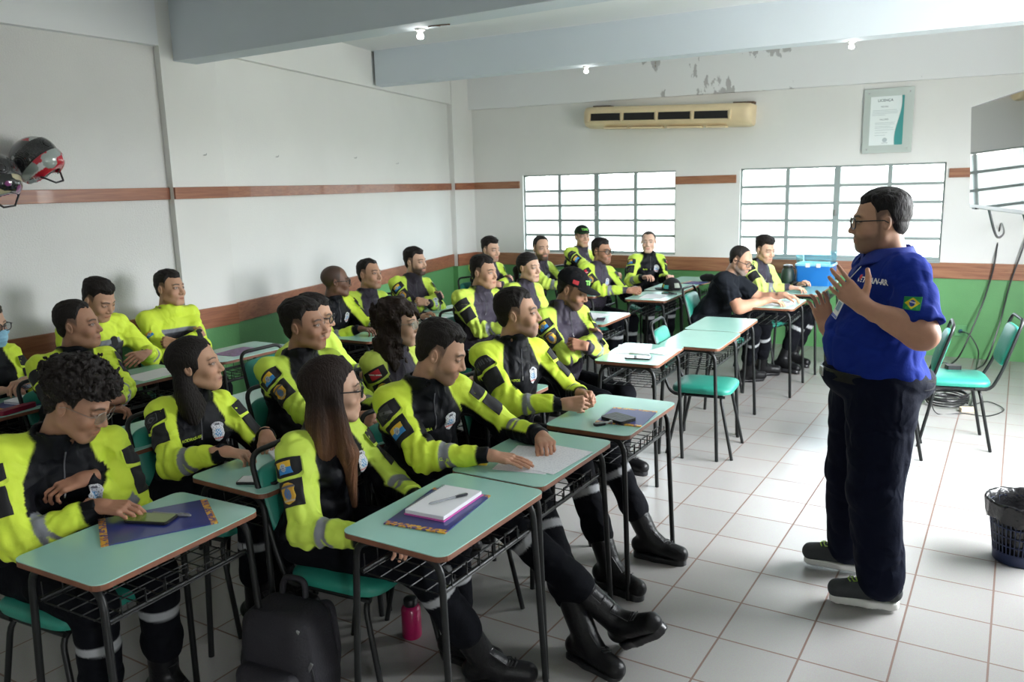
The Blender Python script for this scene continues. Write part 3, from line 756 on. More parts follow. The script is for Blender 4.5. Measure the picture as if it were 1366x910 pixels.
        cutc = (p-(W-fo*.004).astype(np.float32))@fo.astype(np.float32)
        return np.minimum(a, smax(c2, cutc, .006))
    nd = nrm(neck-hp); cw = (.078 if not fem else .068)*s*(1+.1*H.get('fat', 0))
    coll = sp.get('collar', .058)
    def cloth(p, wr=True):
        d = smin(torso(p), smin(cap(p, sh[-1]+br*.02, neck-up*.025*s, .052*s, .056*s), cap(p, sh[1]-br*.02, neck-up*.025*s, .052*s, .056*s), .03), .045)
        d = smin(d, np.minimum(sleeve(p, -1), sleeve(p, 1)), .038)
        if coll > 0:
            cc = neck-up*.03; c = cap(p, cc-up*.02, cc+up*(coll+.03)+ff*.006, cw*1.08, cw*.98)
            tilt = nrm(up-ff*.28); c = smax(c, (p-(cc+up*coll).astype(np.float32))@tilt.astype(np.float32), .006); d = smin(d, c, .018)
            hollow = cap(p, cc+up*(coll-.012), cc+up*(coll+.1), cw*.80); d = smax(d, -hollow, .004)
        if bare or sp.get('hem'):
            hz = sp.get('hem', .0); d = smax(d, -((p-(hip-up*(.085-hz)).astype(np.float32))@up.astype(np.float32)), .01)
        if wr:
            pj = p.copy(); dd = 0
            for sd in (-1, 1):
                m = arms[sd]
                e2 = ((p-m['E'].astype(np.float32))**2).sum(1); t = (p@(m['fo'].astype(np.float32)))
                dd = dd+np.exp(-e2/.012)*.0065*np.sin(t*130+3*noise3(p*9))
                s2 = ((p-m['S'].astype(np.float32)-(-up*.09).astype(np.float32))**2).sum(1)
                dd = dd+np.exp(-s2/.012)*.004*np.sin(((p@nrm(up+br*sd*.8).astype(np.float32))*110+2*noise3(p*8)))
            fold = noise3(p*np.array([7, 7, 13], np.float32)+sp.get('seed', 0)*3.7)
            fold2 = noise3(p*np.array([15, 15, 9], np.float32)+9.1)
            d = d+dd+.0100*(1-np.abs(fold))**4*s+.0055*(1-np.abs(fold2))**4*s-.005+.0028*noise3(p*26)
        return d
    pts = [hip-up*.12, neck+up*.09]+[hip+br*sd*.18*wd+ff*fd*.19*dp for sd in (-1, 1) for fd in (-1, 1)]+[arms[a][b] for a in arms for b in 'SE']
    if not bare: pts += [arms[a]['W'] for a in arms]
    lo, hi = bbox(pts, .085*s+.03*bel)
    V, Q = surf(cloth, lo, hi, .0068*q)
    T = Acc(); qq = ((V-hip)@TM.T); qq[:, 2] /= k; qq /= s
    if top_kind == 'jacket':
        # signed pattern fields on the jacket, positive = neon
        a_, f_, u_ = np.abs(qq[:, 0])/wd**.6, qq[:, 1], qq[:, 2]
        Sd = []
        for sd in (-1, 1):
            m = arms[sd]; Sd.append(cap(V, m['S'], m['E'], .0)); Sd.append(cap(V, m['E'], m['W'], .0))
        Sd = np.stack(Sd, 1); tor = np.abs(qq[:, 0])/wd**.6 < .135
        style = sp.get('style', 'A')
        wch = np.interp(u_, [.0, .2, .30, .38, .44, .50], [.24, .22, .170, .128, .094, .074])
        if style == 'B':        # all neon with a grey band over a dark lower chest
            neon = u_-.35; bandm = (u_ > .35) & (u_ < .378)
        else:
            neon = np.where(f_ > 0, np.minimum(a_-wch, u_-.315), u_-.36); bandm = u_ > 9
            rn = np.sqrt(qq[:, 0]**2+(f_-.0)**2); neon = np.where(u_ > .44, np.minimum(neon, np.maximum(rn-.090, (.462-u_))), neon)
        reg = neon.copy(); band = np.where(tor & bandm, 1., -1.)
        arm_t = np.zeros(len(V)); onarm = np.zeros(len(V), bool)
        for i, sd in enumerate((-1, 1)):
            m = arms[sd]; S, E_, W = m['S'], m['E'], m['W']
            du, dl = Sd[:, 2*i], Sd[:, 2*i+1]
            on = (np.minimum(du, dl) < .082) & (qq[:, 0]*sd > .115*wd**.6) | (dl < .075) & (dl < du)
            tu = np.clip((V-S)@nrm(E_-S)/np.linalg.norm(E_-S), -1, 2); tl = (V-E_)@m['fo']/np.linalg.norm(W-E_); isl = dl < du
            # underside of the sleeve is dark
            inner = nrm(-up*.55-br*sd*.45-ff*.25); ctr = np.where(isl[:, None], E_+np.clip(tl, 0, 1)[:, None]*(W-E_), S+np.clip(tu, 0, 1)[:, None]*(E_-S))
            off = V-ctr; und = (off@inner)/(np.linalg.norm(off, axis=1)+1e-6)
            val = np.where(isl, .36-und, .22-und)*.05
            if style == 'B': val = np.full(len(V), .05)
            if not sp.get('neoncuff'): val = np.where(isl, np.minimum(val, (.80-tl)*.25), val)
            rb = np.where(isl & (und < .35), np.minimum(.045-np.abs(tl-.30), 1), -1.); rb2 = np.where(isl & (und < .35), .040-np.abs(tl-.46+.10*np.abs(und)), -1.)
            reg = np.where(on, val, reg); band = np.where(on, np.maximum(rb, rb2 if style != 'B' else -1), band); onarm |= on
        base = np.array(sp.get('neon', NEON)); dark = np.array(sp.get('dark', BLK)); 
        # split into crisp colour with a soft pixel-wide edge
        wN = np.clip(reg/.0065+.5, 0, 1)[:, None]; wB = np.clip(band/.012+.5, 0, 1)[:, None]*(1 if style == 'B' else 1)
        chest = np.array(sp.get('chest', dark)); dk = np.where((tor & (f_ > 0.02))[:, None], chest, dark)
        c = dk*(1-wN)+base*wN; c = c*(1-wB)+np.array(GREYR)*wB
        if style == 'B': c = np.where((tor & (u_ < .35))[:, None], np.array((.05, .05, .06)), c)
        T.add(V, Q, c)
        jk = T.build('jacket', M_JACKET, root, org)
    else:
        T.add(V, Q, np.array(sp['topcol'])); jk = T.build('polo_shirt' if top_kind == 'polo' else 't_shirt', M_CLOTH, root, org)
    def onto(P, dirn, eps=.0012):   # slide points along dirn until they meet the cloth
        P = np.array(P, np.float32); dirn = np.asarray(dirn, np.float32); t = np.zeros(len(P), np.float32)
        for _ in range(40):
            d = cloth(P+dirn*t[:, None]); t += np.clip(d*.6, -.02, .03)
        return P+dirn*t[:, None]-dirn*eps
    def decal(name, cen, ux, uy, w, h, colf, n=22, shape=None, dirn=None, dist=.15, sub=None, eps=.0015):
        ux, uy = nrm(ux), nrm(uy); dn = -nrm(np.cross(ux, uy)) if dirn is None else nrm(dirn); a = np.linspace(-1, 1, n); X, Y = np.meshgrid(a, a, indexing='ij'); X = X.ravel(); Y = Y.ravel()
        xs, ys = (X, Y) if shape is None else shape(X, Y)
        P = np.asarray(cen)+np.outer(xs*w/2, ux)+np.outer(ys*h/2, uy)-dn*dist
        P = onto(P, dn, eps)
        tt = (P-np.asarray(cen))@dn; md = np.median(tt); P = P+np.outer(np.clip(tt, md-.03, md+.018)-tt, dn); F4 = [(i*n+j, (i+1)*n+j, (i+1)*n+j+1, i*n+j+1) for i in range(n-1) for j in range(n-1)]
        nb_ = Acc(); nb_.add(P.astype(float), np.array(F4), colf(X, Y)); o = nb_.build(name, M_PATCH, sub if sub is not None else root, org)
        so = o.modifiers.new('thick', 'SOLIDIFY'); so.thickness = .0012; so.offset = 0
        return o
    def text_decal(name, body, size, cen, ux, uy, col, dirn, bold=0.):
        vs, fs = text_mesh(body, size, bold); P = np.asarray(cen)+np.outer(vs[:, 0], nrm(ux))+np.outer(vs[:, 1], nrm(uy))-nrm(dirn)*.045
        P = onto(P, nrm(dirn), .0018)-org
        return newobj(name, [tuple(map(float, p_)) for p_ in P], fs, mat('thread_%s' % name+str(col), col, .7), root)
    sp['_'] = dict(root=root, decal=decal, text=text_decal, arms=arms, br=br, ff=ff, up=up, hip=hip, neck=neck, k=k, s=s, HM=HM, hp=hp, hs=hs, r=r, f=f, u=u, org=org, jk=jk, sh=sh, wd=wd)
    # --- lower body
    legs = sp.get('legs'); tr = sp.get('trouser', BLK)
    if legs is None: legs = {}
    lg = {}
    for sd in (-1, 1):
        o_ = legs.get('R' if sd > 0 else 'L', {})
        lr = nrm(np.cross(bf, (0, 0, 1))); hj = hip+lr*sd*.085*s*wd**.5+V3(0, 0, -.02)
        kn = V3(*o_['k']) if 'k' in o_ else V3(hip[0], hip[1], .50)+bf*.43*s+lr*sd*(.12 if not fem else .08)
        an = V3(*o_['a']) if 'a' in o_ else V3(kn[0], kn[1], .11)+bf*o_.get('fwd', -.02)
        td = nrm(o_['t']) if 't' in o_ else bf
        lg[sd] = (hj, kn, an, td)
    bt = sp.get('boot', True)
    def trou(p):
        d = ell((p-hip.astype(np.float32))@TM.T.astype(np.float32), (0, -.01, -.01), (.170*wd*s, .130*dp*s*sp.get('seatd', 1.), .115*s))
        d = smax(d, (p-(hip+up*sp.get('waist', .10)).astype(np.float32))@up.astype(np.float32), .005)
        for sd in (-1, 1):
            hj, kn, an, td = lg[sd]; lw = sp.get('legw', 1.)
            l = smin(cap(p, hj, kn, .092*s*lw, .070*s*lw**.9), cap(p, kn, an+(kn-an)*(.34 if bt else .02), .070*s*lw**.9, (.064 if bt else .070)*s*lw**.6), .02)
            if bt: l = smin(l, cap(p, an+(kn-an)*.38, an+(kn-an)*.30, .066*s, .060*s), .02)
            d = smin(d, l, .02)
        d = d+.007*(1-np.abs(noise3(p*np.array([8, 8, 12], np.float32)+5)))**3-.003+.003*noise3(p*22)
        return d
    pts = [hip]+[x for sd in lg for x in lg[sd][:3]]
    lo, hi = bbox(pts, .13*max(wd, 1)); V, Q = surf(trou, lo, hi, .0078*q)
    c = np.tile(np.array(tr), (len(V), 1))
    if bt and sp.get('stripe', True):
        for sd in (-1, 1):
            hj, kn, an, td = lg[sd]; d_ = nrm(an-kn); t = (V-kn)@d_; on = (cap(V, kn, an, 0.) < .11) & (((V-kn)@d_) > .02)
            w_ = np.clip((.016-np.abs(t-.125))/.004+.5, 0, 1)*on; c = c*(1-w_[:, None])+np.array((.36, .37, .38))*w_[:, None]
    T = Acc(); T.add(V, Q, c); T.build('trousers', M_CLOTH, root, org)
    for sd in (-1, 1):
        hj, kn, an, td = lg[sd]; shn = nrm(kn-an); upf = nrm(shn-td*(shn@td)); sdv = np.cross(td, upf)
        toe = an+td*.155*s-upf*.062; heel = an-td*.045-upf*.055
        if 'fl' in sp: pass
        def boot(p):
            d = cap(p, an+shn*.0, an+shn*(.155 if bt else .02), .050*s, .054*s)
            if bt: d = smax(d, (p-(an+shn*.165).astype(np.float32))@shn.astype(np.float32), .004)
            ft_ = smin(cap(p, heel+upf*.008, an+td*.04-upf*.03, .042*s, .046*s), cap(p, an+td*.05-upf*.045, toe, .044*s, .040*s), .02)
            d = smin(d, ft_, .025)
            return smax(d, -((p-(an-upf*.098).astype(np.float32))@upf.astype(np.float32)), .006)
        lo, hi = bbox([an+shn*.18, toe, heel], .06); V, Q = surf(boot, lo, hi, .006*q)
        T = Acc(); T.add(V-0, Q, (.012,)*3); nm = 'boot' if bt else 'sneaker'
        bo = T.build(nm, M_LEATHER if bt else sp['shoemat'], root, org)
        # sole as a sub-part
        so = Acc()
        def sole(p):
            h_ = (p-(an-upf*.106).astype(np.float32))@upf.astype(np.float32)
            flat = p-np.outer(h_, upf).astype(np.float32)
            b0 = (an-upf*.106)
            d2 = smin(cap(flat, b0-td*.040, b0+td*.03, .037*s, .035*s), cap(flat, b0+td*.05, b0+td*.150*s, .039*s, .037*s), .03)
            return np.maximum(d2, np.abs(h_-.008)-.0165)
        lo, hi = bbox([b_ for b_ in (an-upf*.1-td*.05, an-upf*.1+td*.16)], .06); V, Q = surf(sole, lo, hi, .006*q)
        so.add(V, Q, (.01,)*3); so.build('sole', M_BLACKP if bt else M_WHITEP, bo, org)
        if q <= 1.3:
            lc = MB(); zz = []
            for j in range(6):
                t = j/5.; c0 = an+td*(.115-.07*t)*s-upf*(.012-.012*t) if t < .45 else an+shn*(.02+.13*(t-.45)/.55)+td*.052
                c0 = c0-org; w_ = .022
                if t < .45: c0 = c0+upf*.0
                zz += [c0-sdv*w_-td*.004, c0+upf*.003+td*.004, c0+sdv*w_-td*.004] if j % 2 == 0 else [c0+sdv*w_-td*.004, c0+upf*.003+td*.004, c0-sdv*w_-td*.004]
            lc.tube(zz, .0028, 5); lc.build('laces', sp.get('lacemat', M_BLACKP), bo)
    # --- hair
    hk = sp.get('hair', 'short')
    hc = np.array(sp.get('haircol', (.012, .009, .008)))
    cran = lambda p, e: np.minimum(ell(p, (0, -.016, .036), (.0765+e, .098+e, .084+e)), 9)
    sd_ = sp.get('seed', 0)
    def hairfn(pw):
        p = ((pw-hp.astype(np.float32))@HM.T.astype(np.float32))/hs
        ax_ = np.abs(p[:, 0]); y, z = p[:, 1], p[:, 2]
        th = sp.get('vol', .010)
        side = np.clip((z-.045)/.05, 0, 1); e = .0020+th*side+.0018*noise3(p*60)
        if hk in ('short', 'curly', 'buzz', 'bald_sides', 'tail'):
            if hk == 'buzz': e = e*0+.0022
            if hk == 'tail': e = e*0+.006+.0012*np.sin(p[:, 2]*300)
            d = ell(p, (0, -.016, .036), (.0765, .098, .084))-e
            d = np.minimum(d, ell(p, (0, -.022, -.01), (.066, .080, .075))-e*.7)
            hl = hairline(y)
            if hk == 'tail': hl = np.interp(y, [-.12, -.05, -.02, .02, .04, .07, .12], [-.06, -.05, .0, .005, .035, .06, .075])
            hl = hl+sp.get('hl', 0)*(y > .035)+.003*noise3(p*90)
            if hk == 'short': d = d-.0050*np.abs(noise3(p*np.array([70, 26, 40], np.float32)+sd_))*side-.0018*np.abs(noise3(p*np.array([170, 60, 90], np.float32)))*side
            if hk == 'curly':
                d = d-.024*np.clip((z-.01)/.03, 0, 1)-.014*np.abs(noise3(p*44+sd_))*1.6*side-.011*noise3(p*95)-.006*noise3(p*190); hl = hl-.008
            d = d+(e+.0035)*.80*np.clip(1-(z-hl)/.030, 0, 1) if hk not in ('curly',) else d
            d = np.maximum(d, (hl-z)*.9)
            if hk == 'tail':
                d = np.minimum(d, cap(p, (0, -.11, .0), (0, -.14, -.03), .022, .025)); d = smin(d, cap(p, (0, -.14, -.03), (0, -.13, -.20), .026, .014), .02)
            return d*hs
        if hk == 'long':
            d = ell(p, (0, -.020, .036), (.083, .104, .090))-.004
            hl = np.interp(y, [-.2, .0, .02, .035, .055, .075, .12], [-1, -1, -.16, .035, .066, .076, .080])+.012*np.clip(1-ax_/.02, 0, 1)
            d = np.maximum(d, (hl-z)*.5)
            ln = sp.get('hlen', .34); zz = np.clip(-z/ln, 0, 1)
            wv = 1+.15*np.sin(zz*3.)
            cur = ell(p*np.array([1, 1, 1], np.float32), (0, -.045, -ln*.42), (.092*wv.max(), .062, ln*.62)) 
            inner = ell(p, (0, .052, -.06), (.062, .072, .10))
            cur = smax(cur, -inner, .012); cur = np.maximum(cur, z-.05)
            fr = sp.get('front', 0)
            if fr:      # lock that falls in front of the shoulder on the given sides
                for sdx in (fr if isinstance(fr, tuple) else (fr,)):
                    l1 = cap(p, (sdx*.070, .0, .0), (sdx*.085, .045, -ln*.55), .024, .030); l1 = smin(l1, cap(p, (sdx*.085, .045, -ln*.55), (sdx*.075, .06, -ln*1.05), .030, .012), .03); cur = smin(cur, l1, .02)
            d = smin(d, cur, .02)
            st = np.arctan2(p[:, 0], -(y+.02))
            d = d-.0007*np.sin(st*60+3*noise3(p*9))-.0009*np.sin(st*131+2*noise3(p*7))-.004*noise3(p*np.array([14, 14, 4], np.float32))
            if sp.get('wavy'): d = d-.012-.022*noise3(p*np.array([30, 30, 24], np.float32))-.010*np.abs(noise3(p*66))
            return d*hs
        return np.full(len(p), 1.)
    if hk != 'none':
        ext = .14*hs; pts = [hp-V3(1, 1, 1)*ext, hp+V3(1, 1, 1)*ext]
        if hk == 'curly': pts = [hp-V3(1, 1, 1)*.165, hp+V3(1, 1, 1)*.165]
        if hk == 'long': pts += [hp-u*(sp.get('hlen', .34)*1.12)*hs-r*.14-f*.14, hp-u*(sp.get('hlen', .34)*1.12)*hs+r*.14+f*.12]
        if hk == 'tail': pts += [hp-u*.23-f*.2]
        lo, hi = bbox(pts, .0); V, Q = surf(hairfn, lo, hi, .0038*q)
        T = Acc(); cc = np.tile(hc, (len(V), 1))
        if 'hairtip' in sp:
            zz = -(((V-hp)@HM.T)[:, 2:3]); t = np.clip((zz-.03)/.22, 0, 1)*(.6+.4*noise3(V*np.array([90, 90, 4]))[:, None]); cc = cc*(1-t)+np.array(sp['hairtip'])*t
        T.add(V, Q, cc); T.build('hair', M_HAIR, root, org)
    Hw = lambda p: tuple(hp+HM.T@(np.array(p, float)*hs)-org)
    # --- spectacles
    if 'glasses' in sp:
        g = sp['glasses']; col = mat('spectacle_frame_'+g, dict(black=(.01, .01, .012), metal=(.35, .33, .30))[g], .3, metal=1 if g == 'metal' else 0); rr = .0026 if g == 'black' else .0011
        fr = MB(); rx, rz = .0270, .0210
        for sx in (-1, 1):
            cx = sx*.0325; loop = []
            for k_ in range(24):
                a = 2*PI*k_/24; ca, sa = math.cos(a), math.sin(a); e = .75
                loop.append(Hw((cx+rx*math.copysign(abs(ca)**e, ca), .107-abs(cx+rx*ca)*.16, -.003+rz*math.copysign(abs(sa)**e, sa))))
            fr.tube(loop, rr, 6, closed=True)
            fr.tube([Hw((sx*.058, .099, .006)), Hw((sx*.078, .085, .007)), Hw((sx*.084, .0, .006)), Hw((sx*.083, -.02, -.006))], rr, 6)
        fr.tube([Hw((-.009, .107, .002)), Hw((0, .110, .005)), Hw((.009, .107, .002))], rr, 6)
        fo_ = fr.build('spectacles', col, root, smooth=True)
        le = MB()
        for sx in (-1, 1):
            cx = sx*.0325; n_ = 16; ring = [Hw((cx+rx*.97*math.cos(2*PI*k_/n_), .107-abs(cx+rx*math.cos(2*PI*k_/n_))*.16, -.003+rz*.97*math.sin(2*PI*k_/n_))) for k_ in range(n_)]
            le.add(ring+[tuple(np.array(v)-np.array(f)*.0012) for v in ring], [tuple(range(n_)), tuple(range(n_, 2*n_))[::-1]]+[(i, n_+i, n_+(i+1) % n_, (i+1) % n_) for i in range(n_)])
        le.build('lens', M_LENS, fo_)
    # --- face mask
    if sp.get('mask'):
        def mk(pw):
            p = ((pw-hp.astype(np.float32))@HM.T.astype(np.float32))/hs
            d = hf(p)-.006; d = np.minimum(d, ell(p, (0, .085, -.06), (.035, .035, .045)))
            d = np.maximum(d, p[:, 2]+.028-.012*(1-np.abs(p[:, 0])/.06)); d = np.maximum(d, .018-p[:, 1]); d = np.maximum(d, -.118-p[:, 2])
            return (d+.0015*np.sin(p[:, 2]*330))*hs
        V, Q = surf(mk, hp-.15, hp+.15, .004*q); T = Acc(); T.add(V, Q, (.32, .60, .78)); T.build('face_mask', M_CLOTH, root, org)
    # --- cap
    if 'cap' in sp:
        base_col, crown_col = sp['cap']
        def cp(pw):
            p = ((pw-hp.astype(np.float32))@HM.T.astype(np.float32))/hs
            d = ell(p, (0, -.014, .046), (.086, .108, .090)); d = np.maximum(d, .038-p[:, 2]-.10*np.clip(-p[:, 1]-.02, 0, 1)*0)
            d = np.maximum(d, -(ell(p, (0, -.014, .036), (.080, .101, .084))))
            br_ = np.maximum(ell(p*np.array([1, 1, 1], np.float32), (0, .075, .040), (.078, .105, .5)), np.abs(p[:, 2]-(.046-.10*np.clip(p[:, 1]-.07, 0, 1)-2.2*p[:, 0]**2))-.0035)
            br_ = np.maximum(br_, .055-p[:, 1])
            return np.minimum(d, br_)*hs*.9
        V, Q = surf(cp, hp-V3(.2, .2, .15), hp+V3(.2, .2, .15), .0034*q)
        pl = ((V-hp)@HM.T)/hs; cc = np.where(((pl[:, 1] > .03)&(pl[:, 2] > .05))[:, None], np.array(crown_col), np.array(base_col))
        T = Acc(); T.add(V, Q, cc); co = T.build('cap', M_CLOTH, root, org)
        sp['_']['cap'] = co
        vs, fs = text_mesh('SMST', .036, .001)
        ang = vs[:, 0]/.098; P = [Hw((math.sin(a)*.0875, -.014+math.cos(a)*.1105*math.sqrt(max(0, 1-((.078+v[1]-.046)/.090)**2))+.001, .078+v[1])) for a, v in zip(ang, vs)]
        newobj('cap_lettering', P, fs, mat('lime_thread', (.25, .75, .12), .6), co)
        P = []
        for i in range(6):
            for j in range(4):
                a = .95+i*.075; z = .055+j*.008; rr_ = math.sqrt(max(0, 1-((z-.046)/.09)**2)); P.append(Hw((math.sin(a)*.0875*rr_*1.005, -.014+math.cos(a)*.1095*rr_*1.005, z)))
        F4 = [(i*4+j, (i+1)*4+j, (i+1)*4+j+1, i*4+j+1) for i in range(5) for j in range(3)]
        if not sp.get('noflag'): newobj('cap_flag', P, F4, mat('red_flag_cloth', (.5, .03, .04), .7), co)
    return sp['_']

# ---- badges ----------------------------------------------------------------
def rgbmap(X, Y, rules, base):
    c = np.tile(np.array(base, float), (len(X), 1))
    for m, col in rules: c = np.where(np.asarray(m)[:, None], np.array(col), c)
    return c
def shield_shape(X, Y): 
    w = np.interp(Y, [-1, -.8, -.3, .3, .62, .8, 1], [.06, .55, .92, .86, .98, .78, .34]); return X*w, Y
def col_flag(X, Y):      # gold over blue with a round emblem
    r2 = (X/.42)**2+(Y/.62)**2; n = np.sin(X*14+Y*9)*np.cos(Y*17-X*5)
    return rgbmap(X, Y, [(Y < -.02, (.04, .25, .62)), (r2 < 1, (.62, .66, .70)), ((r2 < .85) & (n > .1), (.05, .22, .38)), ((r2 < .35) & (n < -.4), (.5, .08, .08))], (.80, .48, .04))
def col_red(X, Y):       # red with a white diagonal
    return rgbmap(X, Y, [(np.abs(Y+X*.75) < .16, (.75, .75, .75)), ((X*X*2+Y*Y*1.2) < .03, (.1, .1, .12))], (.48, .015, .03))
def col_greyflag(X, Y):
    return rgbmap(X, Y, [(np.abs(Y+X*.75) < .3, (.12, .12, .13)), ((X*X*3+Y*Y*2) < .08, (.02, .02, .02))], (.045, .045, .05))
def col_diamond(X, Y):
    d = np.abs(X)*1.25+np.abs(Y)*1.45; r2 = X*X+Y*Y*1.1
    return rgbmap(X, Y, [((d < 1)&(d > .82), (.15, .15, .16)), ((r2 < .16)&(r2 > .09), (.15, .15, .16)), ((np.abs(X) > .93)|(np.abs(Y) > .93), (.13, .13, .14))], (.02, .02, .022))
def col_badge(X, Y):     # gold shield with blue centre
    r2 = (X/.55)**2+((Y+.05)/.55)**2; n = np.sin(X*16)*np.cos(Y*14)
    return rgbmap(X, Y, [((np.abs(X) > .80)|(np.abs(Y) > .86), (.75, .45, .05)), (np.abs(Y-.62) < .13, (.10, .10, .12)), (r2 < 1, (.16, .17, .22)), ((r2 < .7)&(n > 0), (.05, .17, .42)), (np.abs(Y+.66) < .10, (.5, .42, .3))], (.62, .33, .03))
def col_silver(X, Y):
    r2 = (X/.6)**2+((Y+.08)/.42)**2; n = np.sin(X*13+1)*np.cos(Y*19)
    return rgbmap(X, Y, [((n > .55), (.15, .15, .18)), (r2 < 1, (.10, .28, .50)), ((r2 < 1)&(n > .3), (.75, .75, .78)), (np.abs(Y+.62) < .10, (.5, .12, .10)), ((np.abs(Y-.72) < .1)&(np.abs(X) < .4), (.10, .10, .12))], (.62, .63, .66))
def col_const(c): return lambda X, Y: np.tile(np.array(c, float), (len(X), 1))
def col_arc(X, Y):
    n = np.sin(X*34)*(np.abs(Y+.35*X*X-.15) < .4); return rgbmap(X, Y, [(n > .2, (.12, .12, .13))], (.015, .015, .017))
def flap_shape(X, Y): return X, np.where(Y < 0, Y*(1-.35*np.abs(X)**3), Y*(1-.12*X*X))
def dome_shape(X, Y): return X*np.interp(Y, [-1, 1], [1, .72]), np.where(Y > 0, Y*(1-.25*X*X), Y*(1-.2*np.abs(X)**4))

def dress(d, sp):
    """arm pockets, badges and names on the jacket"""
    if sp.get('top', 'jacket') != 'jacket': return
    s = d['s']; up, br, ff = d['up'], d['br'], d['ff']
    def pt(a, fwd, uu): return d['hip']+br*a*s+ff*fwd*s+up*uu*d['k']*s
    for key, sd in (('R', 1), ('L', -1)):
        cfg = sp.get('arm'+key)
        if not cfg: continue
        m = d['arms'][sd]; ax = nrm(m['E']-m['S']); out = br*sd*.80+ff*.50+up*.12; out = nrm(out-ax*(out@ax))
        if 'out' in cfg: o2 = V3(*cfg['out']); out = nrm(o2-ax*(o2@ax))
        ux = nrm(np.cross(-ax, out)); uy = -ax
        c1 = m['S']+ax*.062*s; c2 = m['S']+ax*.152*s
        if cfg['style'] == 'B':
            d['decal']('arm_badge', m['S']+ax*.12, ux, uy, .05, .035, col_flag, n=14, dirn=-out, dist=.12); continue
        d['decal']('arm_flap_edge', c1-uy*.006, ux, uy, .128*s, .078*s, col_const(sp.get('neon', NEON)), n=16, shape=dome_shape if cfg.get('dome') else flap_shape, dirn=-out, dist=.12, eps=.0022)
        d['decal']('arm_flap', c1, ux, uy, .118*s, .066*s, col_arc if cfg.get('dome') == 'arc' else col_const((.012, .012, .014)), n=20, shape=dome_shape if cfg.get('dome') else flap_shape, dirn=-out, dist=.12, eps=.0035)
        d['decal']('arm_pocket', c2, ux, uy, .100*s, .095*s, col_const((.012, .012, .014)), n=16, dirn=-out, dist=.12, eps=.0018)
        if cfg.get('t'):
            fn = dict(flag=col_flag, red=col_red, grey=col_greyflag, dia=col_diamond)[cfg['t']]
            d['decal']('flag_patch', c1, ux, uy, .060*s if cfg['t'] != 'dia' else .055, .043*s, fn, n=26, dirn=-out, dist=.12, eps=.0050)
        if cfg.get('b'):
            fn, shp, w_, h_ = dict(badge=(col_badge, shield_shape, .060, .074), flag=(col_flag, None, .062, .046), grey=(col_greyflag, shield_shape, .05, .06))[cfg['b']]
            d['decal']('badge_patch', c2, ux, uy, w_*s, h_*s, fn, n=28, shape=shp, dirn=-out, dist=.12, eps=.0036)
    if sp.get('badge', True):
        if sp.get('style') == 'B': d['decal']('chest_badge', pt(-.075, .12, .36), br, up, .05, .062, col_const((.012, .012, .014)), n=18, shape=shield_shape, dirn=-ff)
        else: d['decal']('chest_badge', pt(-.068*d['wd'], .12, .345), -br, up, .058, .078, col_silver, n=30, shape=shield_shape, dirn=-ff, eps=.0025)
    if sp.get('name'): d['text']('name_lettering', sp['name'], .0175, pt(.062, .12, .330), -br, up, (.55, .75, .05), -ff, .0004)
    if sp.get('zip', True) and sp.get('style') != 'B':
        a = np.linspace(.32, .50, 16); P = [pt(0, .12, u_) for u_ in a]
        vs = []
        # zip line from collar to mid chest
        d['decal']('zip', pt(0, .12, .405), br, up, .005, .15, lambda X, Y: rgbmap(X, Y, [((np.abs(Y+.92) < .08), (.4, .4, .42))], (.06, .06, .07)), n=14, dirn=-ff, eps=.002)
PEOPLE = []
def P_(label, crown, face, **k):
    """top: point at the crown of the head; seated by default"""
    h = k.pop('hdn', .118); x, y, z = crown; fy, fp = math.radians(face[0]), math.radians(face[1])
    k['hp'] = (x+math.cos(fy)*math.sin(-fp)*(-.0)+.0, y, z-h); k['face'] = face; k['label'] = label
    if 'hip' not in k: k['hip'] = (x-k.pop('lean', .14), y+k.pop('hdy', -.02), .56)
    elif len(k['hip']) == 2: k['hip'] = (*k['hip'], .56)
    k.setdefault('seed', len(PEOPLE)); PEOPLE.append(k)
def rest(x, y, z=.785, sd=1, p='rest', d=None, e=(-.35, 0, -1)): 
    o = dict(w=(x, y, z), p=p, e=e)
    if d: o['d'] = d; o['b'] = (0, 0, 1)
    return o
def crossed(x, y, z=.86, yaw=0, s=1.):
    """both forearms folded over the chest"""
    a = math.radians(yaw); f = V3(math.cos(a), math.sin(a), 0); l = V3(-math.sin(a), math.cos(a), 0)
    R_a = V3(x, y, z)+f*.25*s+l*.10*s; L_a = V3(x, y, z-.035)+f*.30*s-l*.10*s
    return dict(R=dict(w=tuple(R_a), e=tuple(-l*.45+V3(0, 0, -1)+f*.25), p='clasp', d=tuple(l*.6-f*.8), b=tuple(f+V3(0, 0, .3))),
                L=dict(w=tuple(L_a), e=tuple(l*.45+V3(0, 0, -1)+f*.25), p='clasp', d=tuple(-l*.7-f*.7+V3(0, 0, .2)), b=tuple(f+V3(0, 0, .3))))
BG = dict(style='A')
